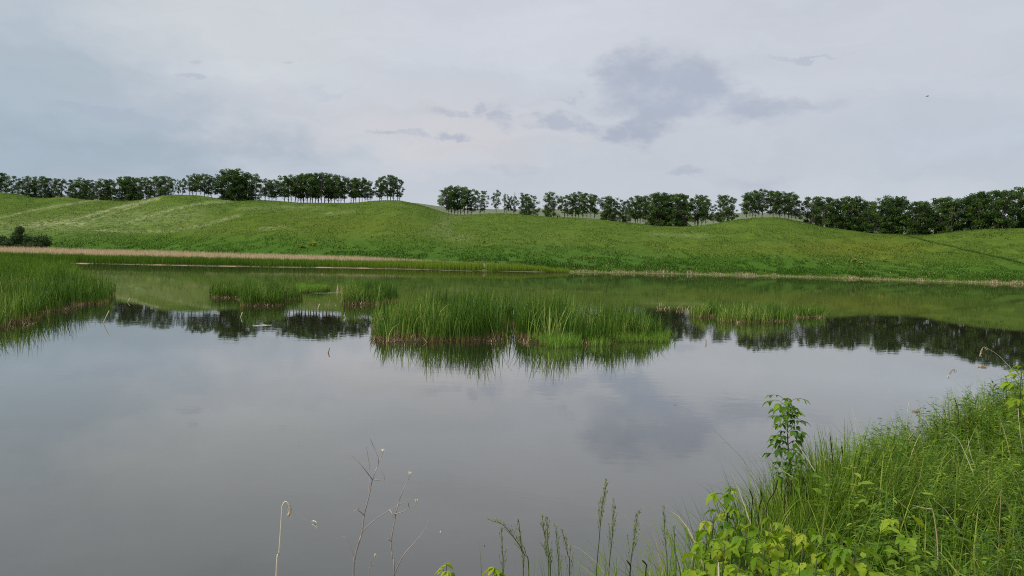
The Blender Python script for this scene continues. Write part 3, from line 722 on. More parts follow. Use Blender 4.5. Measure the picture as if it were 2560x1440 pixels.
# dark weeds along the rutted track
m = MB(); tr = curve(TRACK, 400); k = rng.integers(0, len(tr), 1500); q = tr[k] + rng.normal(0, 1, (1500, 3)) * [0.4, 0.35, 0]
q[:, 1] += 0.5; q[:, 2] = terrain(q[:, 0], q[:, 1]) - 0.03
blades(m, q, rng.uniform(0.15, 0.34, 1500), 0.14, rng.uniform(0, 0.4, 1500), 0.4, rng.uniform(0, 6.28, 1500), 1, rng.uniform(0, 0.35, 1500), 1.0)
tag(m.build('track_weeds', m_hilltuft), 'dark weeds lining the rutted track down the right-hand slope', 'weeds', kind='stuff')

# ------------------------------------------------------------------ far shore reeds
def strip(n, pxa, pxb, d0, d1, zfun=None):
    """random points in a band along the far shore; d0,d1 metres from the waterline (may be functions of px)"""
    px = rng.uniform(pxa, pxb, n); u = (px - 1280) / FPX
    a = d0(px) if callable(d0) else d0; b = d1(px) if callable(d1) else d1
    Y = I(u, SY) + a + (b - a) * rng.random(n); x = u * Y
    return px, np.stack([x, Y, np.maximum(terrain(x, Y), -0.05)], -1)
bw = lambda p: np.interp(p, [-200, 400, 1000, 1180, 1330, 1400], [14, 12, 11, 8, 5, 3])
px, P = strip(42000, -250, 1420, lambda p: -1.0 + 1.2 * vn(p * 0.03, p * 0, 4), bw)
hh_ = np.interp(px, [-200, 900, 1150, 1300, 1420], [1.35, 1.35, 1.5, 1.3, 0.7]) * (0.8 + 0.35 * vn(px * 0.05, P[:, 1], 6))
gap = fbm(px * 0.035, px * 0 + 7.5, 14, 3); keep = (gap > -0.42) | (px < 1150)
m = MB(); blades(m, P[keep], (hh_ * rng.uniform(0.75, 1.1, len(px)))[keep], 0.07, rng.uniform(0, 0.12, keep.sum()), rng.uniform(0, 0.5, keep.sum()), rng.uniform(0, 6.28, keep.sum()), 3,
                 np.clip(0.15 + 0.45 * np.clip((px - 600) / 500, 0, 1) + rng.normal(0, 0.2, len(px)), 0, 1)[keep], 1.6)
tag(m.build('shore_reeds', m_farreed), 'green reed belt standing along the far waterline on the left and middle', 'reeds', kind='stuff')
px, P = strip(52000, -250, 1330, lambda p: bw(p) * 0.9, lambda p: np.interp(p, [-250, 400, 700, 1000, 1180, 1330], [58, 58, 40, 15, 9, 6]))
k = rng.random(len(px)) < np.interp(px, [-250, 950, 1330], [1, 0.9, 0.03]) * (0.5 + vn(px * 0.05, P[:, 1] * 0.1, 71)); px, P = px[k], P[k]
m = MB(); blades(m, P, 1.75 * rng.uniform(0.75, 1.15, len(px)) * np.interp(px, [900, 1180], [1, 0.62]), 0.06, rng.uniform(0, 0.1, len(px)), rng.uniform(0, 0.4, len(px)), rng.uniform(0, 6.28, len(px)), 2, rng.uniform(0.1, 1, len(px)), 2.5)
tag(m.build('dry_reeds', m_dry), 'wide belt of pale dry reeds behind the green belt on the left far shore', 'dry reeds', kind='stuff')
px, P = strip(9500, 1330, 2700, -0.4, lambda p: 2.6 + 2.4 * vn(p * 0.02, p * 0, 15))
k = rng.random(len(px)) < np.clip(0.45 + 0.9 * fbm(px * 0.02, px * 0 + 3.5, 19, 4) + 0.15 * (px < 1700), 0.04, 0.9); px, P = px[k], P[k]
m = MB(); blades(m, P, (0.25 + 0.5 * vn(px * 0.06, px * 0, 23) ** 2) * rng.uniform(0.5, 1.2, len(px)) + 0.5 * np.exp(-((px - 1712) / 12) ** 2), 0.07, rng.uniform(0, 0.6, len(px)), rng.uniform(0, 0.8, len(px)), rng.uniform(0, 6.28, len(px)), 2, rng.uniform(0, 0.7, len(px)), 1.6)
tag(m.build('dry_shore_grass', m_dry), 'low tan dead grass edging the right-hand far shore', 'dry grass', kind='stuff')
px, P = strip(14000, 1330, 2700, 0.2, 7)
m = MB(); blades(m, P, rng.uniform(0.2, 0.5, len(px)), 0.08, rng.uniform(0, 0.5, len(px)), 0.5, rng.uniform(0, 6.28, len(px)), 2, rng.uniform(0, 0.6, len(px)), 1.6)
tag(m.build('shore_grass', m_farreed), 'green grass mixed into the tan fringe of the right-hand far shore', 'grass', kind='stuff')

# pale scum lines on the water along the reeds
def scum(name, pts, wfun, lab):
    pts = curve(pts, 120); n = len(pts); d = np.gradient(pts[:, :2], axis=0); d /= np.linalg.norm(d, axis=1)[:, None]; nn = np.stack([-d[:, 1], d[:, 0]], -1)
    s = np.linspace(0, 1, n); w = np.array([wfun(q) for q in s]) * (0.35 + 1.1 * vn(s * 60, s * 0, 9)); off = 0.3 * fbm(s * 40, s * 0, 12, 2)
    a = pts[:, :2] + nn * (w / 2 + off)[:, None]; b_ = pts[:, :2] + nn * (-w / 2 + off)[:, None]
    v = np.stack([np.column_stack([a, np.full(n, 0.012)]), np.column_stack([b_, np.full(n, 0.012)])], 1).reshape(-1, 3)
    i = np.arange(n - 1) * 2; m = MB(); m.add(v, np.stack([i, i + 1, i + 3, i + 2], -1), np.repeat(rng.random(n), 2))
    tag(m.build(name, m_scum), lab, 'algae', kind='stuff')
def wat(px, py):
    d = ray(px, py); Y = -CAM_H / d[2]; return np.array([d[0] * Y, Y, 0.0])
scum('algae_film', [wat(*q) for q in [(182, 658.5), (300, 661), (420, 664), (560, 666.5), (700, 668.5)]], lambda s: 1.1 * (1 - 0.5 * s), 'pale scum line on the water along the left reed belt')
scum('algae_film', [wat(*q) for q in [(700, 669), (820, 670), (950, 670.5), (1050, 674), (1180, 678)]], lambda s: 1.2, 'pale scum line on the water below the middle of the reed belt')
scum('algae_film', [wat(*q) for q in [(1550, 681), (1650, 683.5), (1800, 689), (1900, 691.5)]], lambda s: 1.2, 'pale scum line in front of the tan grass right of centre')
scum('algae_film', [wat(*q) for q in [(785, 733), (815, 733), (850, 732.5)]], lambda s: 0.5, 'short pale scum streak beside the bright low reed tuft')
scum('algae_film', [wat(*q) for q in [(630, 816), (655, 814), (682, 813)]], lambda s: 0.6 * math.sin(math.pi * min(max(s, 0.05), 0.95)), 'pale oval patch of scum floating left of the reed island')

# ------------------------------------------------------------------ near reeds (thousands of leaves each: stuff)
def inpoly(x, y, poly):
    c = np.zeros(len(x), bool); j = len(poly) - 1
    for i in range(len(poly)):
        xi, yi = poly[i]; xj, yj = poly[j]
        c ^= ((yi > y) != (yj > y)) & (x < (xj - xi) * (y - yi) / (yj - yi + 1e-12) + xi); j = i
    return c
def polypts(poly_px, n, clump=0.35, cs=0.9, seed=3, edge=0.42):
    """poly_px: photo points on the water surface (px, py); returns ground points inside that patch"""
    poly = [tuple(wat(*q)[:2]) for q in poly_px]; A = np.array(poly); lo, hi = A.min(0) - edge, A.max(0) + edge
    o = []
    tot = 0
    while tot < n:
        x = rng.uniform(lo[0], hi[0], n * 2); y = rng.uniform(lo[1], hi[1], n * 2)
        xx = x + edge * 2 * fbm(x * 1.1, y * 1.1, seed, 2); yy = y + edge * 3 * fbm(x * 1.1, y * 1.1, seed + 5, 2)
        k = inpoly(xx, yy, poly) & (vn(x * cs * 1.5, y * cs, seed + 9) + rng.uniform(-0.3, 0.3, len(x)) > clump)
        o.append(np.stack([x[k], y[k], np.full(k.sum(), -0.05)], -1)); tot += k.sum()
        if len(o) > 60: break
    return np.concatenate(o)[:n]
def reeds(name, poly, n, h, lab, mat=None, w=0.024, tn=0.45, hs=0.25, seed=3, clump=0.35, stuff=True, cat='reeds', lean=0.17):
    P = polypts(poly, n, clump, seed=seed); n = len(P)
    hf = h * np.interp(P[:, 0] / P[:, 1], [-0.2, -0.05, 0.06, 0.12, 0.2], [0.82, 1, 0.97, 0.82, 0.75] if name == 'reed_island' else [1] * 5) * (1 - hs + 2 * hs * vn(P[:, 0] * 0.9, P[:, 1] * 0.9, seed + 40)) * rng.uniform(0.45, 1.12, n)
    tint = np.clip(tn - 0.02 + 0.6 * (vn(P[:, 0] * 0.6, P[:, 1] * 0.6, seed + 50) - 0.5) + rng.normal(0, 0.22, n), 0, 1)
    m = MB(); blades(m, P, hf, w * rng.uniform(0.5, 1.4, n), np.abs(rng.normal(0, lean, n)), np.where(rng.random(n) < 0.25, rng.uniform(0.8, 2.2, n), rng.uniform(0, 0.6, n)), rng.uniform(0, 6.28, n), 5, tint, 2.2)
    return tag(m.build(name, mat or m_reed), lab, cat, kind='stuff'), P
def litter(poly, n, lab, h=0.22, name='reed_litter', seed=2, clump=0.52, tlo=0.0, thi=1.0, w=0.022):
    n = int(n * 0.55); P = polypts(poly, n, clump, seed=seed, edge=0.1); n = len(P); h = h * 0.8; P[:, 2] = rng.uniform(-0.03, 0.04, n)
    m = MB(); blades(m, P, h * rng.uniform(0.3, 1.3, n), w * rng.uniform(0.6, 1.4, n), rng.uniform(0.1, 1.4, n), rng.uniform(-0.3, 0.6, n), rng.uniform(0, 6.28, n), 2, rng.uniform(tlo, thi, n), 5)
    tag(m.build(name, m_litter), lab, 'reed litter', kind='stuff')

ISL = [(925, 851), (1000, 854), (1180, 851), (1340, 858), (1470, 860), (1560, 851), (1655, 848), (1640, 830), (1550, 816), (1430, 808), (1340, 802), (1200, 792), (1080, 790), (1000, 800), (935, 815)]
reeds('reed_island', ISL, 10500, 1.56, 'big island of tall green reeds in the middle of the lake', w=0.036, seed=3, clump=0.46, hs=0.36, tn=0.52)
reeds('reed_fringe', [(1325, 866), (1400, 868), (1440, 864), (1530, 858), (1660, 856), (1660, 842), (1480, 845), (1340, 850)], 3600, 0.5, 'short bright green fringe along the right front of the reed island', mat=m_reedbright, w=0.022, seed=8, clump=0.3)
litter([(925, 857), (1180, 855), (1320, 862), (1440, 868), (1440, 856), (1320, 848), (1180, 840), (930, 843)], 2600, 'brown broken stubs along the left front waterline of the reed island', 0.30, seed=4)
litter([(1440, 866), (1670, 854), (1670, 842), (1440, 852)], 600, 'brown broken stubs along the right front waterline of the reed island', 0.24, seed=5)
reeds('reed_clump', [(868, 762), (955, 760), (985, 752), (975, 738), (900, 737), (868, 744)], 3600, 1.35, 'reed clump just behind the left end of the reed island', seed=13, w=0.034)
litter([(868, 764), (955, 762), (955, 755), (868, 757)], 500, 'reddish stubs under the reed clump behind the left end of the island', 0.3, seed=6, w=0.035)
reeds('reed_clump', [(535, 744), (598, 743), (598, 733), (560, 730), (535, 734)], 1500, 0.95, 'small reed clump furthest left in open water', seed=15, w=0.036, tn=0.5)
litter([(540, 746), (598, 745), (598, 739), (540, 739)], 260, 'tan stubs under the small left reed clump', 0.22, seed=7, w=0.035, tlo=0.3)
reeds('reed_clump', [(612, 764), (700, 763), (712, 752), (700, 742), (640, 741), (612, 748)], 3000, 1.25, 'dense dark reed clump in open water between two smaller ones', seed=17, w=0.034, tn=0.4)
litter([(620, 766), (700, 765), (700, 759), (620, 760)], 300, 'reddish stubs under the dense dark reed clump', 0.22, seed=9, w=0.035)
reeds('reed_clump', [(715, 752), (748, 749), (748, 740), (715, 742)], 420, 0.85, 'thin sparse reeds right of the dense dark clump', seed=19, w=0.032, tn=0.6)
reeds('reed_tuft', [(748, 731), (812, 730), (812, 725), (748, 725)], 2200, 0.62, 'low bright yellow-green tuft of young reeds behind the sparse ones', mat=m_reedbright, seed=21, w=0.05, clump=0.15, tn=0.5)
reeds('reed_clump', [(1733, 792), (1790, 792), (1795, 782), (1735, 780)], 950, 1.0, 'left clump of the three loose reed clumps right of the island', seed=23, w=0.034, tn=0.62)
reeds('reed_clump', [(1805, 806), (1960, 806), (1960, 788), (1850, 786), (1800, 792)], 2600, 0.95, 'widest middle clump of the three loose reed clumps right of the island', seed=25, w=0.032, tn=0.62, clump=0.42)
reeds('reed_clump', [(1995, 796), (2050, 794), (2048, 785), (1998, 786)], 620, 0.85, 'right clump of the three loose reed clumps right of the island', seed=27, w=0.034, tn=0.6)
litter([(1736, 795), (1795, 793), (1795, 787), (1736, 788)], 320, 'pinkish tan stubs under the left loose clump', 0.25, seed=31, w=0.035, tlo=0.4)
litter([(1835, 809), (1960, 807), (1960, 800), (1835, 801)], 420, 'pinkish tan stubs under the middle loose clump', 0.25, seed=32, w=0.035, tlo=0.35)
litter([(1992, 796), (2048, 795), (2048, 791), (1992, 791)], 200, 'pinkish tan stubs under the right loose clump', 0.25, seed=33, w=0.035, tlo=0.4)
litter([(1640, 775), (1730, 786), (1730, 772), (1640, 762)], 110, 'scattered pale broken stalks standing in the water behind the right end of the island', 0.38, seed=34, w=0.04, tlo=0.6, name='broken_stalks')
litter([(765, 790), (860, 790), (860, 742), (765, 742)], 60, 'scattered pale broken stalks in open water left of the island', 0.32, seed=35, w=0.035, tlo=0.7, name='broken_stalks')
litter([(840, 732), (856, 732), (856, 726), (840, 726)], 26, 'bleached tangle of dead stalks beside the scum streak', 0.75, seed=36, w=0.05, tlo=0.95, name='dead_stalks', clump=-1)
# left reed bed
LB = [(-320, 870), (0, 826), (78, 810), (84, 795), (104, 781), (170, 775), (186, 763), (258, 758), (266, 746), (262, 737), (236, 722), (206, 705), (188, 690), (176, 676), (120, 668), (-320, 660)]
reeds('reed_bed', [q for q in LB if q[1] > 715] + [(-320, 715)], 24000, 1.42, 'large bed of green reeds reaching in from the left edge, nearest part', seed=43, w=0.037, clump=0.34, hs=0.3)
reeds('reed_bed', [(-320, 716)] + [(236, 722), (206, 705), (188, 690), (176, 676), (60, 662), (-320, 656)], 34000, 1.5, 'far part of the green reed bed at the left edge running to the far shore', mat=m_farreed, seed=47, w=0.055, clump=0.22, tn=0.25)
litter([(-100, 840), (0, 830), (80, 812), (88, 796), (105, 784), (172, 777), (190, 765), (258, 760), (250, 755), (180, 757), (165, 768), (95, 774), (70, 800), (-100, 825)], 1800, 'brown broken stubs along the waterline of the left reed bed', 0.28, seed=48)

# sticks standing in the water
for (a, b_, lab) in (((256, 808), (270, 777), 'pale bent stick rising from the water right of the left reed bed'), ((600, 793), (604, 781), 'short pale stick in the dark tree reflections left of the small patch of scum'),
                    ((317, 755), (323, 746), 'tiny pale stick in the water near the tip of the left reed bed'), ((818, 882), (822, 871), 'thin dark twig alone in the open water left of the island front'),
                    ((1763, 859), (1765, 850), 'thin dark twig in the water right of the island front'), ((793, 772), (798, 760), 'pale leaning reed stub alone left of the island')):
    P0 = wat(*a); P1 = at(*b_, P0[1]); P1[1] += 0.1; c_ = np.array([(P0[0] + P1[0]) / 2 + 0.03, P0[1], (P0[2] + P1[2]) / 2])
    m = MB(); tube(m, curve([P0 - [0, 0, 0.1], c_, P1], 8), 0.018, 5, 0.6 if 'pale' in lab else 0.0); tag(m.build('stick', m_straw, loc=P0), lab, 'stick')
# floating bits
for px, py, s, lab in ((2456, 918, 0.07, 'brownish floating clump of plant litter near the right edge by the tree reflections'), (2290, 1029, 0.05, 'thin pale floating sliver of reed left of the right bank'), (1688, 1013, 0.012, 'tiny dark speck floating in open water left of the tall sapling')):
    P0 = wat(px, py); n = 40; q = rng.normal(0, 1, (n, 3)) * [s, s * 0.6, s * 0.18]; q[:, 2] = np.abs(q[:, 2]) + 0.01
    m = MB(); cards(m, P0 + q, s * 1.0, rng.uniform(0.7, 1.0, n), 0.5); tag(m.build('floating_litter', m_litter, loc=P0), lab, 'plant litter')

# ------------------------------------------------------------------ near bank vegetation
def bankpts(n, xr, dmin, dmax, seed=1):
    """points near the bank edge: d is the distance back from the edge (negative = down the slope)"""
    x = rng.uniform(*xr, n); d = rng.uniform(dmin, dmax, n); y = Ef(x) - d
    return np.stack([x, y, bank(x, y) - 0.02], -1)
# where the bank can be seen: a wedge to the right
def wedge(n, ymin=2.2, seed=1):
    o = []; c = 0
    while c < n:
        x = rng.uniform(0.2, 13, n); y = rng.uniform(ymin, 15, n)
        k = (y < Ef(x) + 0.9) & ~((y < 3.15) & (x / y < 0.50) & (x / y > 0.24)) & (vn(x * 2.2, y * 2.2, 300) + rng.uniform(-0.2, 0.2, n) > 0.34) & (x / y < 0.86) & (x / y > 0.12) & (rng.random(n) < np.clip(5.0 / y, 0.25, 1) ** 1.2)
        o.append(np.stack([x[k], y[k], bank(x[k], y[k]) - 0.02], -1)); c += k.sum()
    return np.concatenate(o)[:n]
P = wedge(27000); n = len(P)
rgt = np.clip((P[:, 0] / P[:, 1] - 0.42) / 0.12, 0, 1)
hgt = (0.24 + 0.34 * vn(P[:, 0] * 1.4, P[:, 1] * 1.4, 5)) * rng.uniform(0.6, 1.15, n) * (1 - 0.1 * rgt)
gz = vn(P[:, 0] * 0.9, P[:, 1] * 0.9, 91)
tint = np.clip(0.35 + 0.5 * (gz - 0.5) + rng.normal(0, 0.2, n) + 0.1 * rgt, 0, 0.92); tint = np.where(rng.random(n) < 0.05, 1.0, tint)
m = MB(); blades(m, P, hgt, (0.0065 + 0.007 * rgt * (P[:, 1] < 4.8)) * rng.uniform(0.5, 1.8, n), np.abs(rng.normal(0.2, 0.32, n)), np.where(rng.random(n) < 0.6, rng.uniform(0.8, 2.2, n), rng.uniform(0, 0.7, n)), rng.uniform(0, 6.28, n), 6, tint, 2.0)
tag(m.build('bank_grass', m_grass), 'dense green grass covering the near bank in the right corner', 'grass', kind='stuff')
P = wedge(2600); n = len(P)
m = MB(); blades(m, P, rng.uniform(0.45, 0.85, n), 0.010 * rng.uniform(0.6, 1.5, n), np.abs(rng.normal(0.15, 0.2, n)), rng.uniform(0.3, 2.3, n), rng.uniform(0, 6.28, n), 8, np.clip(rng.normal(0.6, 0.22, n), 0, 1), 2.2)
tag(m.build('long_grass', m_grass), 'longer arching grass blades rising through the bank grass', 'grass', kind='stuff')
# lush sedge tussock area at the middle of the bank edge
def around(px, py, Y, r, n):
    P0 = at(px, py, Y); q = rng.normal(0, 1, (n, 2)) * r + P0[:2]; return np.column_stack([q, bank(q[:, 0], q[:, 1]) - 0.02])
def tussock(px, Y, r, n, h, w, lab, tn=0.4, bend=1.2, name='sedge_tussock', mat=None):
    n = int(n * 0.75); w = w * 1.35; P = around(px, 1300, Y, r, n); hh = h * rng.uniform(0.6, 1.1, n)
    d = P[:, :2] - P[:, :2].mean(0); az = np.arctan2(d[:, 1], d[:, 0]) + rng.normal(0, 0.6, n)
    m = MB(); blades(m, P, hh, w * rng.uniform(0.7, 1.3, n), np.abs(rng.normal(0.12, 0.12, n)), rng.uniform(0.1, bend, n), az, 7, np.clip(tn + rng.normal(0, 0.24, n), 0, 0.95), 2.0)
    o = m.build(name, mat or m_grass); tag(o, lab, 'grass tussock', 'sedge tussocks on the near bank'); return o
tussock(2110, 5.2, 0.16, 420, 0.74, 0.008, 'upright tussock of long sedge with the highest pointed blades right of the tall sapling', 0.35, 0.6)
tussock(2060, 4.9, 0.22, 1100, 0.72, 0.006, 'fine-bladed arching tussock directly right of the foot of the tall sapling', 0.45)
tussock(2010, 4.4, 0.20, 900, 0.66, 0.006, 'fine-bladed tussock just below the foot of the tall sapling', 0.5)
tussock(1925, 3.9, 0.16, 700, 0.62, 0.006, 'dark tussock between the small-topped sapling and the tall sapling', 0.3, 0.9)
tussock(1985, 3.5, 0.2, 800, 0.55, 0.006, 'arching tussock right behind the yellow-green saplings', 0.42)
tussock(2180, 4.6, 0.24, 900, 0.62, 0.006, 'thick tussock in mid bank left of the lone yellow-green seedling', 0.4)
tussock(2330, 3.2, 0.2, 500, 0.42, 0.009, 'broad-bladed bright tussock at the bottom right below the lone seedling', 0.7, 0.9)
tussock(2480, 3.4, 0.12, 500, 0.50, 0.010, 'broad-bladed tussock in the bottom right corner', 0.65, 0.8)
tussock(1700, 3.15, 0.13, 420, 0.62, 0.006, 'arching tussock whose blades fan left over the water beside the saplings', 0.6, 1.6)
tussock(1640, 3.0, 0.14, 260, 0.5, 0.006, 'thin pale-bladed tussock left of the fanned one at the bottom edge', 0.62, 1.3)

# feathery and leafy herbs filling the bank (uncountable)
def herb_mass(P, h, lab, name, nl=26, ll=0.05, lw=0.008, tn=0.5, mat=None, stemr=0.0025):
    n = len(P); m = MB(); hs = h * rng.uniform(0.6, 1.1, n); az = rng.uniform(0, 6.28, n); ln = np.abs(rng.normal(0.08, 0.08, n))
    blades(m, P, hs, stemr * 2, ln, 0.15, az, 4, np.full(n, tn), 3.0)
    s = rng.uniform(0.25, 1.0, (n, nl)); a = rng.uniform(0, 6.28, (n, nl))
    tx = np.sin(ln)[:, None] * hs[:, None] * s
    B = np.stack([P[:, 0:1] + tx * np.cos(az)[:, None], P[:, 1:2] + tx * np.sin(az)[:, None], P[:, 2:3] + hs[:, None] * s * np.cos(ln)[:, None]], -1)
    L_ = ll * rng.uniform(0.6, 1.3, (n, nl)) * (1.15 - 0.5 * s)
    D = np.stack([np.cos(a), np.sin(a), rng.uniform(0.1, 0.8, (n, nl))], -1)
    tt = np.clip(np.repeat(rng.uniform(tn - 0.5, tn + 0.15, n), nl).reshape(n, nl) + 0.3 * (s - 0.6) + rng.normal(0, 0.08, (n, nl)), 0, 1)
    leaves(m, B.reshape(-1, 3), D.reshape(-1, 3), L_.ravel(), (L_ * lw / ll).ravel(), 0.35, 0.2, 0.0, 3, tt.ravel(), 0.9)
    return tag(m.build(name, mat or m_herb), lab, 'herbs', kind='stuff')
P = wedge(2400); k = (P[:, 0] / P[:, 1] > 0.43) & (P[:, 1] > 3.1) & (vn(P[:, 0] * 1.2, P[:, 1] * 1.2, 120) > 0.35); herb_mass(P[k], 0.66, 'feathery green herbs crowding the right half of the near bank', 'feathery_herbs', 60, 0.048, 0.008, 0.6)
P = wedge(1500); k = (P[:, 0] / P[:, 1] > 0.45) & (P[:, 1] > 3.2); herb_mass(P[k], 0.64, 'leafy narrow-leaved herbs mixed into the grass of the near bank', 'leafy_herbs', 30, 0.075, 0.019, 0.5)
P = wedge(6000); k = (P[:, 0] / P[:, 1] > 0.3) & (P[:, 1] > 2.9); herb_mass(P[k], 0.22, 'low dark ground herbs under the bank grass', 'ground_herbs', 12, 0.04, 0.016, 0.25)

P = wedge(620); k = (P[:, 0] / P[:, 1] > 0.40) & (P[:, 1] > 3.2) & (vn(P[:, 0] * 1.5, P[:, 1] * 1.5, 140) > 0.45); herb_mass(P[k], 0.58, 'broad-leaved weeds standing in patches among the bank grass', 'broad_leaved_weeds', 16, 0.11, 0.040, 0.6, stemr=0.003)
P = wedge(520); P = P[P[:, 1] > 3.9]; n = len(P); m = MB(); blades(m, P, rng.uniform(0.3, 0.75, n), 0.0042, np.abs(rng.normal(0.45, 0.3, n)), rng.uniform(-0.2, 0.9, n), rng.uniform(0, 6.28, n), 6, rng.uniform(0.0, 0.7, n), 4.0)
tag(m.build('dry_straw', m_straw), 'thin dry straws lying through the green bank grass', 'dry grass', kind='stuff')
# single leafy herbs that stand out
def leafy_herb(px, top, Y, lab, nl=26, ll=0.10, lw=0.024, tn=0.35):
    T = at(px, top, Y); gz_ = float(bank(T[0], Y)); e = empty('leafy_herb', (T[0], Y, gz_), label=lab, cat='herb', group='tall leafy herbs on the near bank')
    H = T[2] - gz_; m = MB(); pts = curve([(0, 0, -0.03), (0.02, 0, H * 0.5), (0.0, 0.01, H)], 10); tube(m, pts, np.linspace(0.005, 0.002, len(pts)), 5, 0.3); m.build('stem', m_stem, e)
    s = np.linspace(0.45, 1, nl); a = np.arange(nl) * 2.4; z = H * s; L_ = ll * (1.25 - 0.75 * s)
    D = np.stack([np.cos(a), np.sin(a), 0.5 + s * 0.8], -1); B = np.stack([0.01 * np.cos(a), 0.01 * np.sin(a), z], -1)
    m = MB(); leaves(m, B, D, L_, L_ * lw / ll, 0.5, 0.35, 0.05, 6, np.clip(tn + rng.normal(0, 0.15, nl), 0, 1), 0.75); m.build('foliage', m_herb, e)
for q in ((2236, 1098, 5.6, 'broad-leaved dark herb at the skyline, left of three beside the tan stalks', 30, 0.16, 0.04), (2270, 1102, 5.7, 'broad-leaved dark herb at the skyline, middle of three beside the tan stalks', 30, 0.15, 0.035),
          (2292, 1100, 5.9, 'broad-leaved dark herb at the skyline, right of three beside the tan stalks', 28, 0.15, 0.035), (2392, 1045, 6.6, 'narrow-leaved herb with arching leaves below the pair of tall thin blades', 30, 0.17, 0.022),
          (2484, 952, 7.3, 'tall herb with hooked top leaf where a drooping stalk meets the greenery', 36, 0.16, 0.024), (2517, 944, 7.4, 'slender dark herb with a forked tip just left of the right-edge seedling', 34, 0.14, 0.02),
          (2440, 1000, 7.0, 'narrow-leaved herb low between the hooked herb and the thin blades', 30, 0.15, 0.022), (2540, 965, 7.6, 'dense herb under the right-edge seedling', 36, 0.14, 0.024)):
    leafy_herb(*q)

# maple saplings: opposite compound leaves of drooping toothed leaflets
def sapling(px, top, Y, lab, nodes=7, ll=0.085, spread=0.10, bare=0.35, mat=None, tn=0.6, seed=0, group='yellow-green maple saplings on the near bank', lean=(0, 0), up=0.25, yellow=0.05, basepx=None, z0=None):
    g = np.random.default_rng(seed + 500); T = at(px, top, Y); bx = T[0] if basepx is None else at(basepx, top, Y)[0]
    gz_ = float(bank(bx, Y)) if z0 is None else z0
    e = empty('maple_sapling', (bx, Y, gz_), label=lab, cat='sapling', group=group)
    H = T[2] - gz_ - 0.02; dx = T[0] - bx
    pts = curve([(0, 0, -0.04), (dx * 0.35 + 0.02, 0.02, H * 0.4), (dx * 0.7 - 0.01, -0.01, H * 0.75), (dx, 0, H)], 24)
    m = MB(); tube(m, pts, np.linspace(0.0075, 0.002, len(pts)), 6, 0.6); fm = MB()
    for k in range(nodes):
        s = bare + (1 - bare) * (k + 0.6) / nodes; p = pts[min(len(pts) - 1, int(s * (len(pts) - 1)))]
        a0 = k * (1.2 if nodes > 14 else 1.65) + g.uniform(-0.4, 0.4)
        for sgn in (0, math.pi):
            a = a0 + sgn; fac = (1.0 if k < nodes - 1 else 0.65) * g.uniform(0.75, 1.15)
            sp = spread * fac * g.uniform(0.35 if nodes > 14 else 0.7, 1.25)
            d = np.array([math.cos(a), math.sin(a), 0])
            tip = p + d * sp + [0, 0, sp * up * g.uniform(0.5, 2.0)]
            pet = curve([p, (p + tip) / 2 + [0, 0, sp * 0.2], tip], 6); tube(m, pet, 0.0013, 4, 0.1)
            B, D, LL = [], [], []
            for j, (da, f) in enumerate(((0, 1.0), (0.9, 0.8), (-0.9, 0.8), (1.4, 0.6), (-1.4, 0.6))):
                if j > 2 and g.random() < 0.45: continue
                B.append(tip - d * sp * (0.0 if j == 0 else (0.10 if j < 3 else 0.4)))
                aa = a + da; D.append([math.cos(aa), math.sin(aa), -g.uniform(0.1, 0.75)]); LL.append(ll * f * fac * g.uniform(0.85, 1.15))
            B, D, LL = np.array(B), np.array(D), np.array(LL)
            tn_ = np.full(len(B), 1.0 if g.random() < yellow * 0.5 else np.clip(tn + g.normal(0, 0.2) + 0.5 * (s - 0.7) + g.normal(0, 0.08, len(B)), 0, 0.93))
            leaves(fm, B, D, LL, LL * g.uniform(0.5, 0.64), g.uniform(0.25, 0.6), g.uniform(0.15, 0.5), 0.16, 10, tn_, 0.72, 0.22)
    m.build('stem', m_stem, e); fm.build('foliage', mat or m_sap, e)
    return e
sapling(1970, 988, 4.7, 'tall slender dark green maple sapling alone against the water', nodes=62, ll=0.047, spread=0.10, bare=0.06, mat=m_sapdark, tn=0.5, seed=1, yellow=0, up=0.3, group='maple saplings on the near bank', basepx=1992)
sapling(1826, 1206, 3.7, 'small-topped yellow-green maple sapling against the water above the leafy clump', nodes=16, ll=0.054, spread=0.065, bare=0.2, tn=0.5, seed=2, yellow=0, group='maple saplings on the near bank')
SAPS = [(1785, 1282, 3.1, 'with its top left leaves reaching furthest up-left over the water', 5), (1838, 1296, 3.15, 'directly below the small-topped one', 5), (1936, 1272, 3.3, 'with a reddish young tip standing above the clump', 4),
        (1768, 1335, 2.9, 'at the left end of the clump', 5), (1812, 1352, 2.8, 'second from the left end of the clump', 5), (1868, 1322, 3.0, 'in the left centre of the clump', 5),
        (1915, 1335, 2.9, 'in the centre beside yellow leaves', 5), (1980, 1312, 3.1, 'right of the reddish-tipped one', 4), (2012, 1312, 2.95, 'with bunched seeds right of the centre', 5),
        (2062, 1318, 2.9, 'in the right half below arching grass', 5), (2104, 1334, 2.85, 'second from the right end of the clump', 5), (2140, 1350, 2.8, 'at the right end of the clump', 5), (1850, 1385, 2.65, 'low at the bottom edge, left third of the clump', 4),
        (1950, 1385, 2.65, 'low at the bottom edge, middle of the clump', 4), (2042, 1385, 2.6, 'with the largest leaf at the bottom edge', 4), (1900, 1292, 3.25, 'tucked behind the centre of the clump', 4),
        (2090, 1400, 2.55, 'low at the bottom edge, right third of the clump', 4), (1790, 1405, 2.6, 'low at the bottom edge, left corner of the clump', 4), (1885, 1410, 2.5, 'lowest one under the yellow leaves', 4), (2000, 1405, 2.5, 'lowest one left of the largest leaf', 4)]
for i, (px, top, Y, lab, nd) in enumerate(SAPS):
    sapling(px, top, Y, 'yellow-green maple sapling ' + lab, nodes=nd + 2, ll=0.080, spread=0.075, bare=0.32, tn=0.55, seed=10 + i, yellow=0.05)
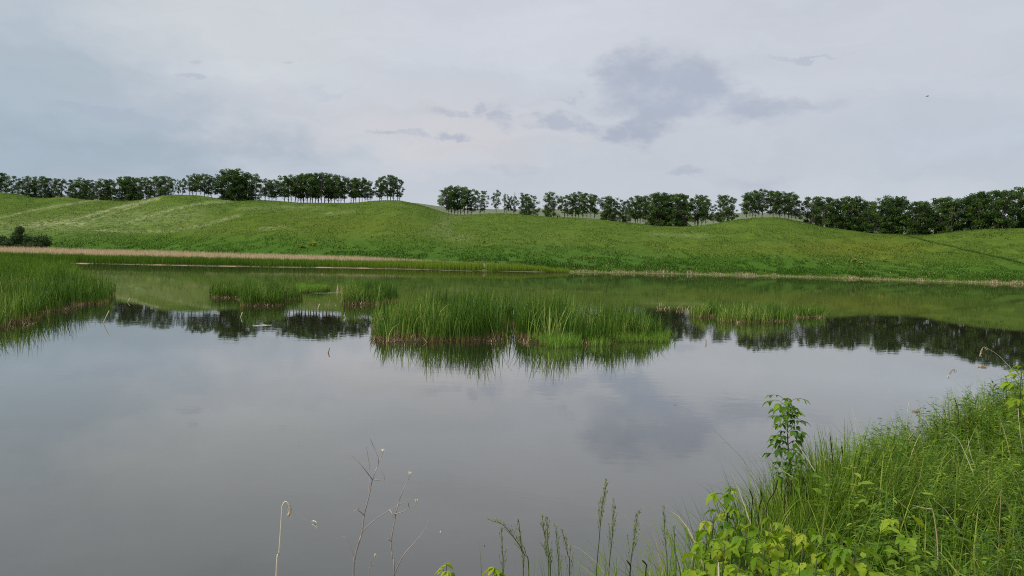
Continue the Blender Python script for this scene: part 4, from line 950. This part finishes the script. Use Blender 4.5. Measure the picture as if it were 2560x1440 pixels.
sapling(2252, 1282, 3.6, 'single yellow-green maple seedling among grass right of the leafy clump', nodes=3, ll=0.10, spread=0.10, bare=0.6, tn=0.72, seed=40, group='maple saplings on the near bank')
sapling(2556, 905, 7.0, 'bright yellow-green maple sapling at the right edge of the photo', nodes=8, ll=0.10, spread=0.10, bare=0.35, tn=0.62, seed=41, group='maple saplings on the near bank')
sapling(2335, 1000 + 3, 6.9, 'light green seedling half hidden at the skyline near the thin blades', nodes=4, ll=0.09, spread=0.09, bare=0.6, tn=0.5, seed=42, group='maple saplings on the near bank') if False else None
sapling(1118, 1424, 2.75, 'bright leaf tips of a sapling poking in at the bottom edge', nodes=3, ll=0.045, spread=0.03, bare=0.85, tn=0.8, seed=43, group='maple saplings on the near bank', up=1.6)
sapling(1243, 1415, 2.75, 'bright young sapling with two upright leaves at the bottom edge', nodes=2, ll=0.045, spread=0.012, bare=0.9, tn=0.75, seed=44, group='maple saplings on the near bank', up=3)
sapling(585, 1428, 2.6, 'brownish plant tip just showing at the bottom edge left of the bent reed', nodes=2, ll=0.03, spread=0.02, bare=0.8, mat=m_panicle, tn=0.5, seed=45, group='maple saplings on the near bank')

# grasses along the bottom edge, in front of the water
def pxline(pts, Y, dY=0.0):
    n = len(pts); return np.array([at(px, py, Y + dY * i / max(1, n - 1)) for i, (px, py) in enumerate(pts)])
def rooted(P, down=0.0):
    b = P[0].copy(); g = float(bank(b[0], b[1])); return np.vstack([[b[0] + (P[0][0] - P[1][0]) * 0.3, b[1], min(g, b[2] - 0.02) - 0.03], P])
def panicle_grass(pts, Y, lab, dens=1.0, tilt=0.0, plen=0.24, spread=0.22):
    P = rooted(pxline(pts, Y)); c = curve(P, 40); e = empty('grass_stalk', c[0], label=lab, cat='grass stalk', group='seeding grass stalks at the bottom edge')
    c = c - c[0]; m = MB(); tube(m, c, np.linspace(0.0026, 0.0009, len(c)), 5, 0.2); m.build('stem', m_grass, e)
    seg = np.cumsum(np.r_[0, np.linalg.norm(np.diff(c, axis=0), axis=1)]); tot = seg[-1]; m = MB()
    nb = int(11 * dens)
    for k in range(nb):
        s = tot - plen * (k + 0.2) / nb; p = np.array([np.interp(s, seg, c[:, j]) for j in range(3)]); q2 = np.array([np.interp(s + 0.01, seg, c[:, j]) for j in range(3)]); td = (q2 - p) / np.linalg.norm(q2 - p)
        for r in range(2):
            a = rng.uniform(0, 6.28); L_ = plen * (0.10 + 0.38 * k / nb) * rng.uniform(0.6, 1.2)
            d = td * 1.0 + spread * np.array([math.cos(a), math.sin(a), 0]); d /= np.linalg.norm(d)
            pts_ = np.array([p, p + d * L_ * 0.5, p + d * L_ + [0, 0, -0.1 * L_]]); tube(m, pts_, 0.0005, 3, 0.5)
            ns = 7; f = rng.uniform(0.3, 1.0, ns); b0 = p + d * L_ * f[:, None]
            leaves(m, b0, np.tile(d, (ns, 1)) + rng.normal(0, 0.25, (ns, 3)), 0.014, 0.0034, 0.1, 0.2, 0, 2, rng.uniform(0.1, 1, ns))
    m.build('panicle', m_panicle, e)
PG = [([(1322, 1440), (1310, 1385), (1285, 1345), (1258, 1313), (1232, 1302)], 3.0, 'seeding grass stalk whose tip droops to the left', 1.0),
      ([(1257, 1440), (1256, 1380), (1254, 1330)], 2.95, 'grass stalk with a thin head under the drooping one', 0.6),
      ([(1308, 1440), (1303, 1370), (1298, 1308)], 3.0, 'straight grass stalk with a narrow head right of the drooping one', 0.6),
      ([(1372, 1440), (1366, 1370), (1357, 1305)], 3.0, 'left tall stalk of the bunched heads in the middle of the bottom edge', 1.0),
      ([(1376, 1440), (1370, 1365), (1368, 1303)], 3.05, 'right tall stalk of the bunched heads in the middle of the bottom edge', 1.0),
      ([(1397, 1440), (1394, 1380), (1390, 1320)], 3.0, 'thin stalk just right of the bunched heads', 0.6),
      ([(1424, 1440), (1419, 1385), (1408, 1333)], 3.0, 'dark-headed grass stalk leaning slightly left', 0.8),
      ([(1491, 1440), (1498, 1350), (1505, 1270), (1515, 1213)], 3.2, 'tallest seeding grass stalk in the bottom middle', 1.4),
      ([(1522, 1440), (1530, 1350), (1535, 1263)], 3.15, 'second tallest grass stalk with spreading head', 1.2),
      ([(1575, 1440), (1584, 1360), (1594, 1286)], 3.1, 'grass stalk with spreading head left of the arching tussock', 1.1),
      ([(1668, 1440), (1663, 1350), (1660, 1275)], 3.2, 'grass stalk with slim dense head above the arching tussock', 0.9),
      ([(1690, 1440), (1687, 1380), (1686, 1325)], 3.1, 'short grass stalk with slim head inside the arching tussock', 0.7)]
for q in PG: panicle_grass(*q)
# broad single blades in the same row
m = MB(); spec = [(1195, 1400, 0.010), (1228, 1366, 0.012), (1298, 1390, 0.012), (1345, 1385, 0.007), (1386, 1350, 0.007), (1408, 1360, 0.008), (1440, 1348, 0.008), (1452, 1390, 0.009), (1478, 1375, 0.012), (1500, 1330, 0.014), (1520, 1310, 0.010), (1562, 1340, 0.008), (1575, 1310, 0.006), (1468, 1405, 0.01), (1612, 1330, 0.005), (1640, 1395, 0.006), (1655, 1370, 0.006), (1620, 1400, 0.006), (1545, 1395, 0.007), (1598, 1400, 0.007)]
for i in range(90):
    spec.append((rng.uniform(1300, 1700), rng.uniform(1375, 1440), 0.007))
B, Hh, Ww = [], [], []
for px, top, w in spec:
    Y = rng.uniform(2.75, 3.15); T = at(px, top, Y); gz_ = float(bank(T[0], Y)); B.append((T[0], Y, gz_ - 0.02)); Hh.append((T[2] - gz_ + 0.03)); Ww.append(w * 1.25)
n = len(B); blades(m, np.array(B), Hh, Ww, rng.uniform(0.0, 0.10, n), rng.uniform(0.0, 0.35, n), rng.choice([0, 3.14], n) + rng.normal(0, 0.4, n), 8, rng.uniform(0.3, 0.8, n), 2.4, rng.uniform(-0.5, 0.5, n))
tag(m.build('waterside_grass', m_grass), 'upright green grass blades along the bottom edge in front of the water', 'grass', kind='stuff')

# dead stalks
def dead_stalk(pts, Y, lab, r=0.003, tn=0.8, head=None, dY=0.0, mat=None, root=False, branches=(), name='dead_stalk'):
    P = pxline(pts, Y, dY)
    if root: P = rooted(P)
    o0 = P[0].copy(); c = curve(P, 30) - o0
    hasparts = head is not None
    e = empty(name, o0, label=lab, cat='dead stalk', group='dead stalks on the near bank') if hasparts else None
    r = r * 0.72; m = MB(); tube(m, c, np.linspace(r, r * 0.45, len(c)), 5, tn)
    for bp, br in branches:
        tube(m, curve(pxline(bp, Y), 12) - o0, np.linspace(br, br * 0.4, len(curve(pxline(bp, Y), 12))), 4, tn)
    if hasparts:
        m.build('stem', mat or m_straw, e); hm = MB(); hp = curve(pxline(head, Y + dY), 16) - o0
        for k in range(70):
            p = hp[rng.integers(0, len(hp))]; d = np.array([rng.normal(0, 0.5), rng.normal(0, 0.5), -1.0]); d /= np.linalg.norm(d)
            blades_len = rng.uniform(0.012, 0.035)
            leaves(hm, (p + rng.normal(0, 0.002, 3))[None], d[None], blades_len, 0.004, 0.1, 0.1, 0, 2, rng.uniform(0.1, 0.8))
        tube(hm, hp, 0.0018, 4, 0.3); hm.build('seed_head', m_straw, e)
        return e
    o = m.build(name, mat or m_straw, loc=None); o.location = [float(q) for q in o0]
    return tag(o, lab, 'dead stalk', 'dead stalks on the near bank')
dead_stalk([(1925, 1240), (1890, 1195), (1850, 1140), (1815, 1105), (1782, 1072)], 3.9, 'long thin grey stalk with side twigs leaning left over the water', 0.0022, 0.35, mat=m_grey, branches=[([(1857, 1147), (1880, 1200)], 0.001), ([(1850, 1140), (1868, 1130), (1862, 1125)], 0.0008), ([(1880, 1180), (1876, 1155), (1865, 1130)], 0.001), ([(1822, 1110), (1805, 1105), (1812, 1118)], 0.0008), ([(1872, 1178), (1858, 1170)], 0.0008)])
dead_stalk([(1982, 1193), (1930, 1160), (1880, 1128)], 4.3, 'pale straight stalk leaning left beside the foot of the tall sapling', 0.003, 0.7)
dead_stalk([(2037, 1178), (2000, 1120), (1960, 1072)], 4.5, 'thick tan stalk crossing in front of the tall sapling', 0.0045, 0.9)
dead_stalk([(2082, 1160), (2040, 1132), (1995, 1108)], 4.8, 'pale thin stalk right of the tall sapling pointing left', 0.0022, 0.95)
dead_stalk([(2150, 1130), (2110, 1080), (2078, 1035)], 5.2, 'pale stalk leaning left above the upright tussock', 0.0025, 0.9)
dead_stalk([(2125, 1135), (2085, 1105), (2046, 1086)], 5.1, 'thin pale stalk lowest of the group left of the upright tussock', 0.0015, 0.95)
dead_stalk([(2100, 1150), (2060, 1120), (2032, 1087)], 5.0, 'thin pale stalk with bent middle above the fine-bladed tussock', 0.0013, 0.95)
dead_stalk([(2152, 1130), (2140, 1080), (2129, 1018)], 5.3, 'white upright stalk, left of the tall white trio', 0.0022, 1.0)
dead_stalk([(2166, 1135), (2150, 1080), (2131, 1022)], 5.35, 'white upright stalk, middle of the tall white trio', 0.002, 1.0)
dead_stalk([(2185, 1150), (2162, 1080), (2134, 1030)], 5.4, 'white upright stalk, right of the tall white trio', 0.002, 0.95)
dead_stalk([(2332, 1075), (2300, 1035), (2272, 1006)], 6.0, 'pale kinked stalk leaning left above the brown sticks', 0.0025, 0.9, branches=[([(2272, 1006), (2268, 1035), (2266, 1077)], 0.0016)])
dead_stalk([(2310, 1062), (2240, 1010), (2208, 995)], 6.0, 'very thin pale stalk longest one over the open water', 0.0013, 0.9)
dead_stalk([(2266, 1106), (2285, 1080), (2306, 1058)], 5.8, 'thick short brown stick slanting up right at the skyline', 0.0055, 0.1)
dead_stalk([(2356, 1084), (2320, 1070), (2278, 1065)], 6.0, 'dark arched twig crossing the brown stick', 0.0032, 0.0)
dead_stalk([(2484, 968), (2440, 945), (2392, 927)], 7.0, 'stalk whose small tattered head hangs over the water, lower of two', 0.003, 0.95, head=[(2392, 927), (2382, 923), (2374, 934), (2372, 942)])
dead_stalk([(2545, 940), (2500, 892), (2470, 871)], 7.2, 'stalk with drooping brown head before the dark reflections, upper of two', 0.0035, 0.9, head=[(2470, 871), (2458, 868), (2452, 880), (2450, 886)])
dead_stalk([(2487, 1310), (2440, 1200), (2402, 1110), (2380, 1085)], 4.6, 'long thick tan stalk lying diagonally across the green herbs', 0.0042, 0.9)
dead_stalk([(2345, 1400), (2342, 1340), (2333, 1280), (2330, 1273)], 3.5, 'snapped reddish-brown stem standing in the grass', 0.0045, 0.35, branches=[([(2330, 1273), (2310, 1270), (2282, 1264)], 0.0028)])
dead_stalk([(2545, 1020), (2550, 1080), (2558, 1130)], 5.5, 'straw-coloured stalk near the right edge', 0.003, 0.8)
dead_stalk([(2440, 1175), (2425, 1130), (2420, 1095)], 5.0, 'pale curved straw beside the long diagonal stalk', 0.003, 0.8)
dead_stalk([(2400, 1330), (2368, 1280), (2335, 1250)], 3.9, 'slender pale straw slanting through the grass above the snapped stem', 0.002, 0.9)
dead_stalk([(1797, 1440), (1796, 1405)], 2.6, 'thick pale cut stalk in front of the leafy clump at the bottom edge', 0.0055, 0.95)
# thin dark sedge spikes at the skyline
for i, (a, b_, Y, lab) in enumerate((((1918, 1262), (1945, 1197), 3.9, 'black narrow blade leaning right above the dark tussock'), ((1955, 1200), (1945, 1190), 4.2, 'short black sedge spike nearest the tall sapling foot'), ((1963, 1225), (1966, 1200), 4.2, 'upright black sedge spike left of the tall sapling foot'),
                                   ((2080, 1190), (2074, 1080), 5.0, 'tall dark thin spike right of the tall sapling'), ((2108, 1180), (2102, 1110), 5.0, 'dark thin spike beside the upright tussock'), ((2232, 1110), (2236, 1090), 5.7, 'black tufted spike on the left dark herb'),
                                   ((2345, 1085), (2334, 1054), 6.2, 'dark curved spike right of the brown stick'), ((2360, 1060), (2360, 1020), 6.3, 'narrow upright blade spike between the herbs'), ((2400, 1040), (2420, 985), 6.6, 'broad green-grey blade pointing up right at the skyline'),
                                   ((2396, 1040), (2386, 995), 6.6, 'thin branching dark stem beside the pointed blade'), ((1898, 1270), (1902, 1225), 3.8, 'reddish tipped spike above the dark tussock'), ((1880, 1270), (1873, 1222), 3.8, 'green thin blade leftmost above the dark tussock'),
                                   ((1575, 1432), (1566, 1400), 3.0, 'black sedge spike at the bottom edge, left of two'), ((1615, 1425), (1605, 1400), 3.0, 'black sedge spike at the bottom edge, right of two'))):
    P = pxline([a, b_], Y); mid = (P[0] + P[1]) / 2 + [0.01, 0, 0]
    m = MB(); c = curve(rooted(np.array([P[0], mid, P[1]])) if False else [P[0] - [0, 0, 0.15], P[0], mid, P[1]], 14); tube(m, c - P[0], np.linspace(0.0018, 0.0035, len(c)) * np.r_[np.ones(len(c) - 1), 0.2], 5, 0.4)
    o = m.build('sedge_spike', m_darkcat if 'black' in lab or 'dark' in lab else m_grass); o.location = [float(q) for q in P[0]]; tag(o, lab, 'sedge spike', 'thin spikes above the bank grass')

# bent reed and the two branched dead weeds in front of the water
P = rooted(pxline([(691, 1440), (698, 1380), (704, 1290), (706, 1265), (714, 1254), (722, 1262), (726, 1278), (720, 1290)], 3.0))
e = empty('bent_reed', P[0], label='bent straw-coloured reed with hooked top, left of the branched dead weeds', cat='reed'); c = curve(P, 60) - P[0]
m = MB(); tube(m, c[:int(len(c) * .78)], np.linspace(0.0042, 0.0022, int(len(c) * .78)), 6, 0.85); m.build('stem', m_straw, e)
m = MB(); hp = c[int(len(c) * .72):]
for dd in (0, 0.004, -0.004): tube(m, hp + [dd, dd, 0], 0.0014, 4, 0.5)
for k in range(24): leaves(m, hp[rng.integers(0, len(hp))][None], np.array([[rng.normal(0, .4), rng.normal(0, .4), -1.0]]), 0.022, 0.003, 0.1, 0.1, 0, 2, rng.uniform(0.3, 1))
m.build('seed_head', m_straw, e)
def weed(main, brs, Y, lab, buds=(), r=0.0042):
    sc3 = lambda pts: [(540 + a / 3.79, 1060 + b / 3.79) for a, b in pts]
    P = rooted(pxline(sc3(main), Y)); e = empty('dead_weed', P[0], label=lab, cat='dead weed', group='branched dead weeds in front of the water')
    c = curve(P, 50); m = MB(); tube(m, c - P[0], np.linspace(r, r * 0.3, len(c)), 6, np.repeat(vn(np.arange(len(c)) * 0.5, np.zeros(len(c)), 3), 6) * 0.8); m.build('stem', m_grey, e)
    m = MB()
    for b_ in brs:
        q = pxline(sc3(b_), Y + rng.uniform(-0.05, 0.05)); q[0] = at(*sc3(b_)[0], Y); q = curve(q, 14) - P[0]; tube(m, q, np.linspace(r * 0.5, r * 0.22, len(q)), 5, 0.4)
    m.build('branches', m_grey, e)
    for bx in buds:
        q = at(*sc3([bx])[0], Y) - P[0]; m = MB()
        a = rng.uniform(0, 6.28, 7); leaves(m, np.tile(q, (7, 1)), np.stack([np.cos(a) * .6, np.sin(a) * .6, np.ones(7)], -1), 0.016, 0.010, -0.2, 0.5, 0, 4, 1.0); m.build('seed_capsule', m_white, e)
weed([(1303, 1440), (1315, 1280), (1345, 1150), (1385, 1020), (1405, 860), (1450, 680), (1482, 525), (1540, 360), (1515, 265), (1455, 130)],
     [[(1450, 640), (1455, 430), (1425, 215)], [(1480, 525), (1410, 430), (1330, 340), (1275, 295), (1262, 305)], [(1485, 525), (1555, 534), (1627, 537)], [(1540, 360), (1560, 320), (1580, 280)], [(1385, 1020), (1465, 945), (1540, 880), (1720, 775), (1850, 700), (1925, 600)],
      [(1405, 865), (1350, 820), (1298, 823)], [(1316, 1280), (1280, 1180), (1240, 1090), (1195, 1065)], [(1595, 535), (1595, 490), (1565, 450)], [(1350, 820), (1355, 795)]], 2.95, 'taller branched grey dead weed with a crooked top, in front of the water', [(1578, 278)])
weed([(1687, 1440), (1672, 1260), (1660, 1120), (1690, 930), (1740, 710), (1838, 490)],
     [[(1678, 858), (1760, 835), (1830, 800), (1895, 757)], [(1660, 1115), (1640, 1095), (1618, 1078)], [(1690, 1425), (1760, 1270), (1820, 1190), (1910, 1090), (1985, 990), (2030, 900)], [(1640, 810), (1668, 845), (1678, 900)], [(1830, 790), (1820, 745)]], 2.9, 'shorter branched grey dead weed with a white bud on its right side', [(1898, 752), (1838, 490)])
weed([(1448, 1440), (1480, 1350), (1512, 1272)], [[(1480, 1350), (1470, 1330)]], 2.9, 'shortest thin dead twig between the two branched dead weeds', [(1513, 1268)], 0.0016)

# cream curled scrap hanging on a spider thread from the bent reed
q = at(785, 1308, 3.0); e = empty('dry_petal', q, label='small cream curled dry petal with a dark crease, hanging right of the bent reed', cat='petal')
m = MB(); leaves(m, np.array([[-0.012, 0, 0.004], [-0.010, 0, -0.006], [0.012, 0, -0.002]]), np.array([[1, 0.2, 0.2], [1, 0.1, -0.3], [-0.1, 0.2, -1.0]]), np.array([0.026, 0.022, 0.018]), np.array([0.022, 0.010, 0.010]), 0.4, 0.5, 0.1, 6, 1.0); m.build('petals', m_white, e)
m = MB(); p0 = np.array([0.003, -0.002, -0.004]); leaves(m, p0[None] - [[0.008, 0, 0]], np.array([[1, 0, 0.1]]), 0.018, 0.006, 0.2, 0.1, 0, 4, 0.0); m.build('dark_crease', m_white, e)
m = MB(); tube(m, curve([at(729, 1268, 3.0) - q, (at(729, 1268, 3.0) - q) * 0.5 - [0, 0, 0.012], (0, 0, 0.003)], 10), 0.00025, 3, 0.7); m.build('thread', m_straw, e)
# tiny insects and a far bird
for px, py, Y, lab, tn in ((1100, 1330, 3.2, 'tiny white insect over the water left of the drooping grass stalk', 1.0), (1210, 1366, 3.2, 'tiny dark insect over the water above the upright blades', 0.0)):
    q = at(px, py, Y); m = MB(); leaves(m, np.array([[0, 0, 0], [0, 0, 0], [-0.002, 0, 0]]), np.array([[0.4, 0.3, 1], [0.4, -0.3, 0.9], [1, 0, -0.2]]), np.array([0.008, 0.008, 0.007]), 0.004, 0.1, 0.2, 0, 3, tn); o = m.build('insect', m_white); o.location = [float(v) for v in q]; tag(o, lab, 'insect')
q = at(2318, 241, 90); e = empty('bird', q, label='tiny dark bird flying in the upper right of the sky', cat='bird')
m = MB(); tube(m, [(-0.22, 0, -0.03), (-0.1, 0, 0), (0.04, 0, 0.02), (0.14, 0, 0.03), (0.19, 0, 0.03)], [0.01, 0.04, 0.055, 0.035, 0.01], 6, 0.3)
m.build('body', m_grey, e)
for sg in (1, -1):
    m = MB(); leaves(m, np.array([[0.05, 0, 0.03]]), np.array([[-0.2, sg * 1.0, 0.45]]), 0.34, 0.12, 0.3, 0.05, 0, 6, 0.3, 0.6); m.build('wing', m_grey, e)

scene.cycles.use_denoising = False
scene.cycles.pixel_filter_type = 'BLACKMAN_HARRIS'
scene.cycles.filter_width = 1.05
scene.cycles.max_bounces = 6
scene.cycles.diffuse_bounces = 3
scene.cycles.transmission_bounces = 3
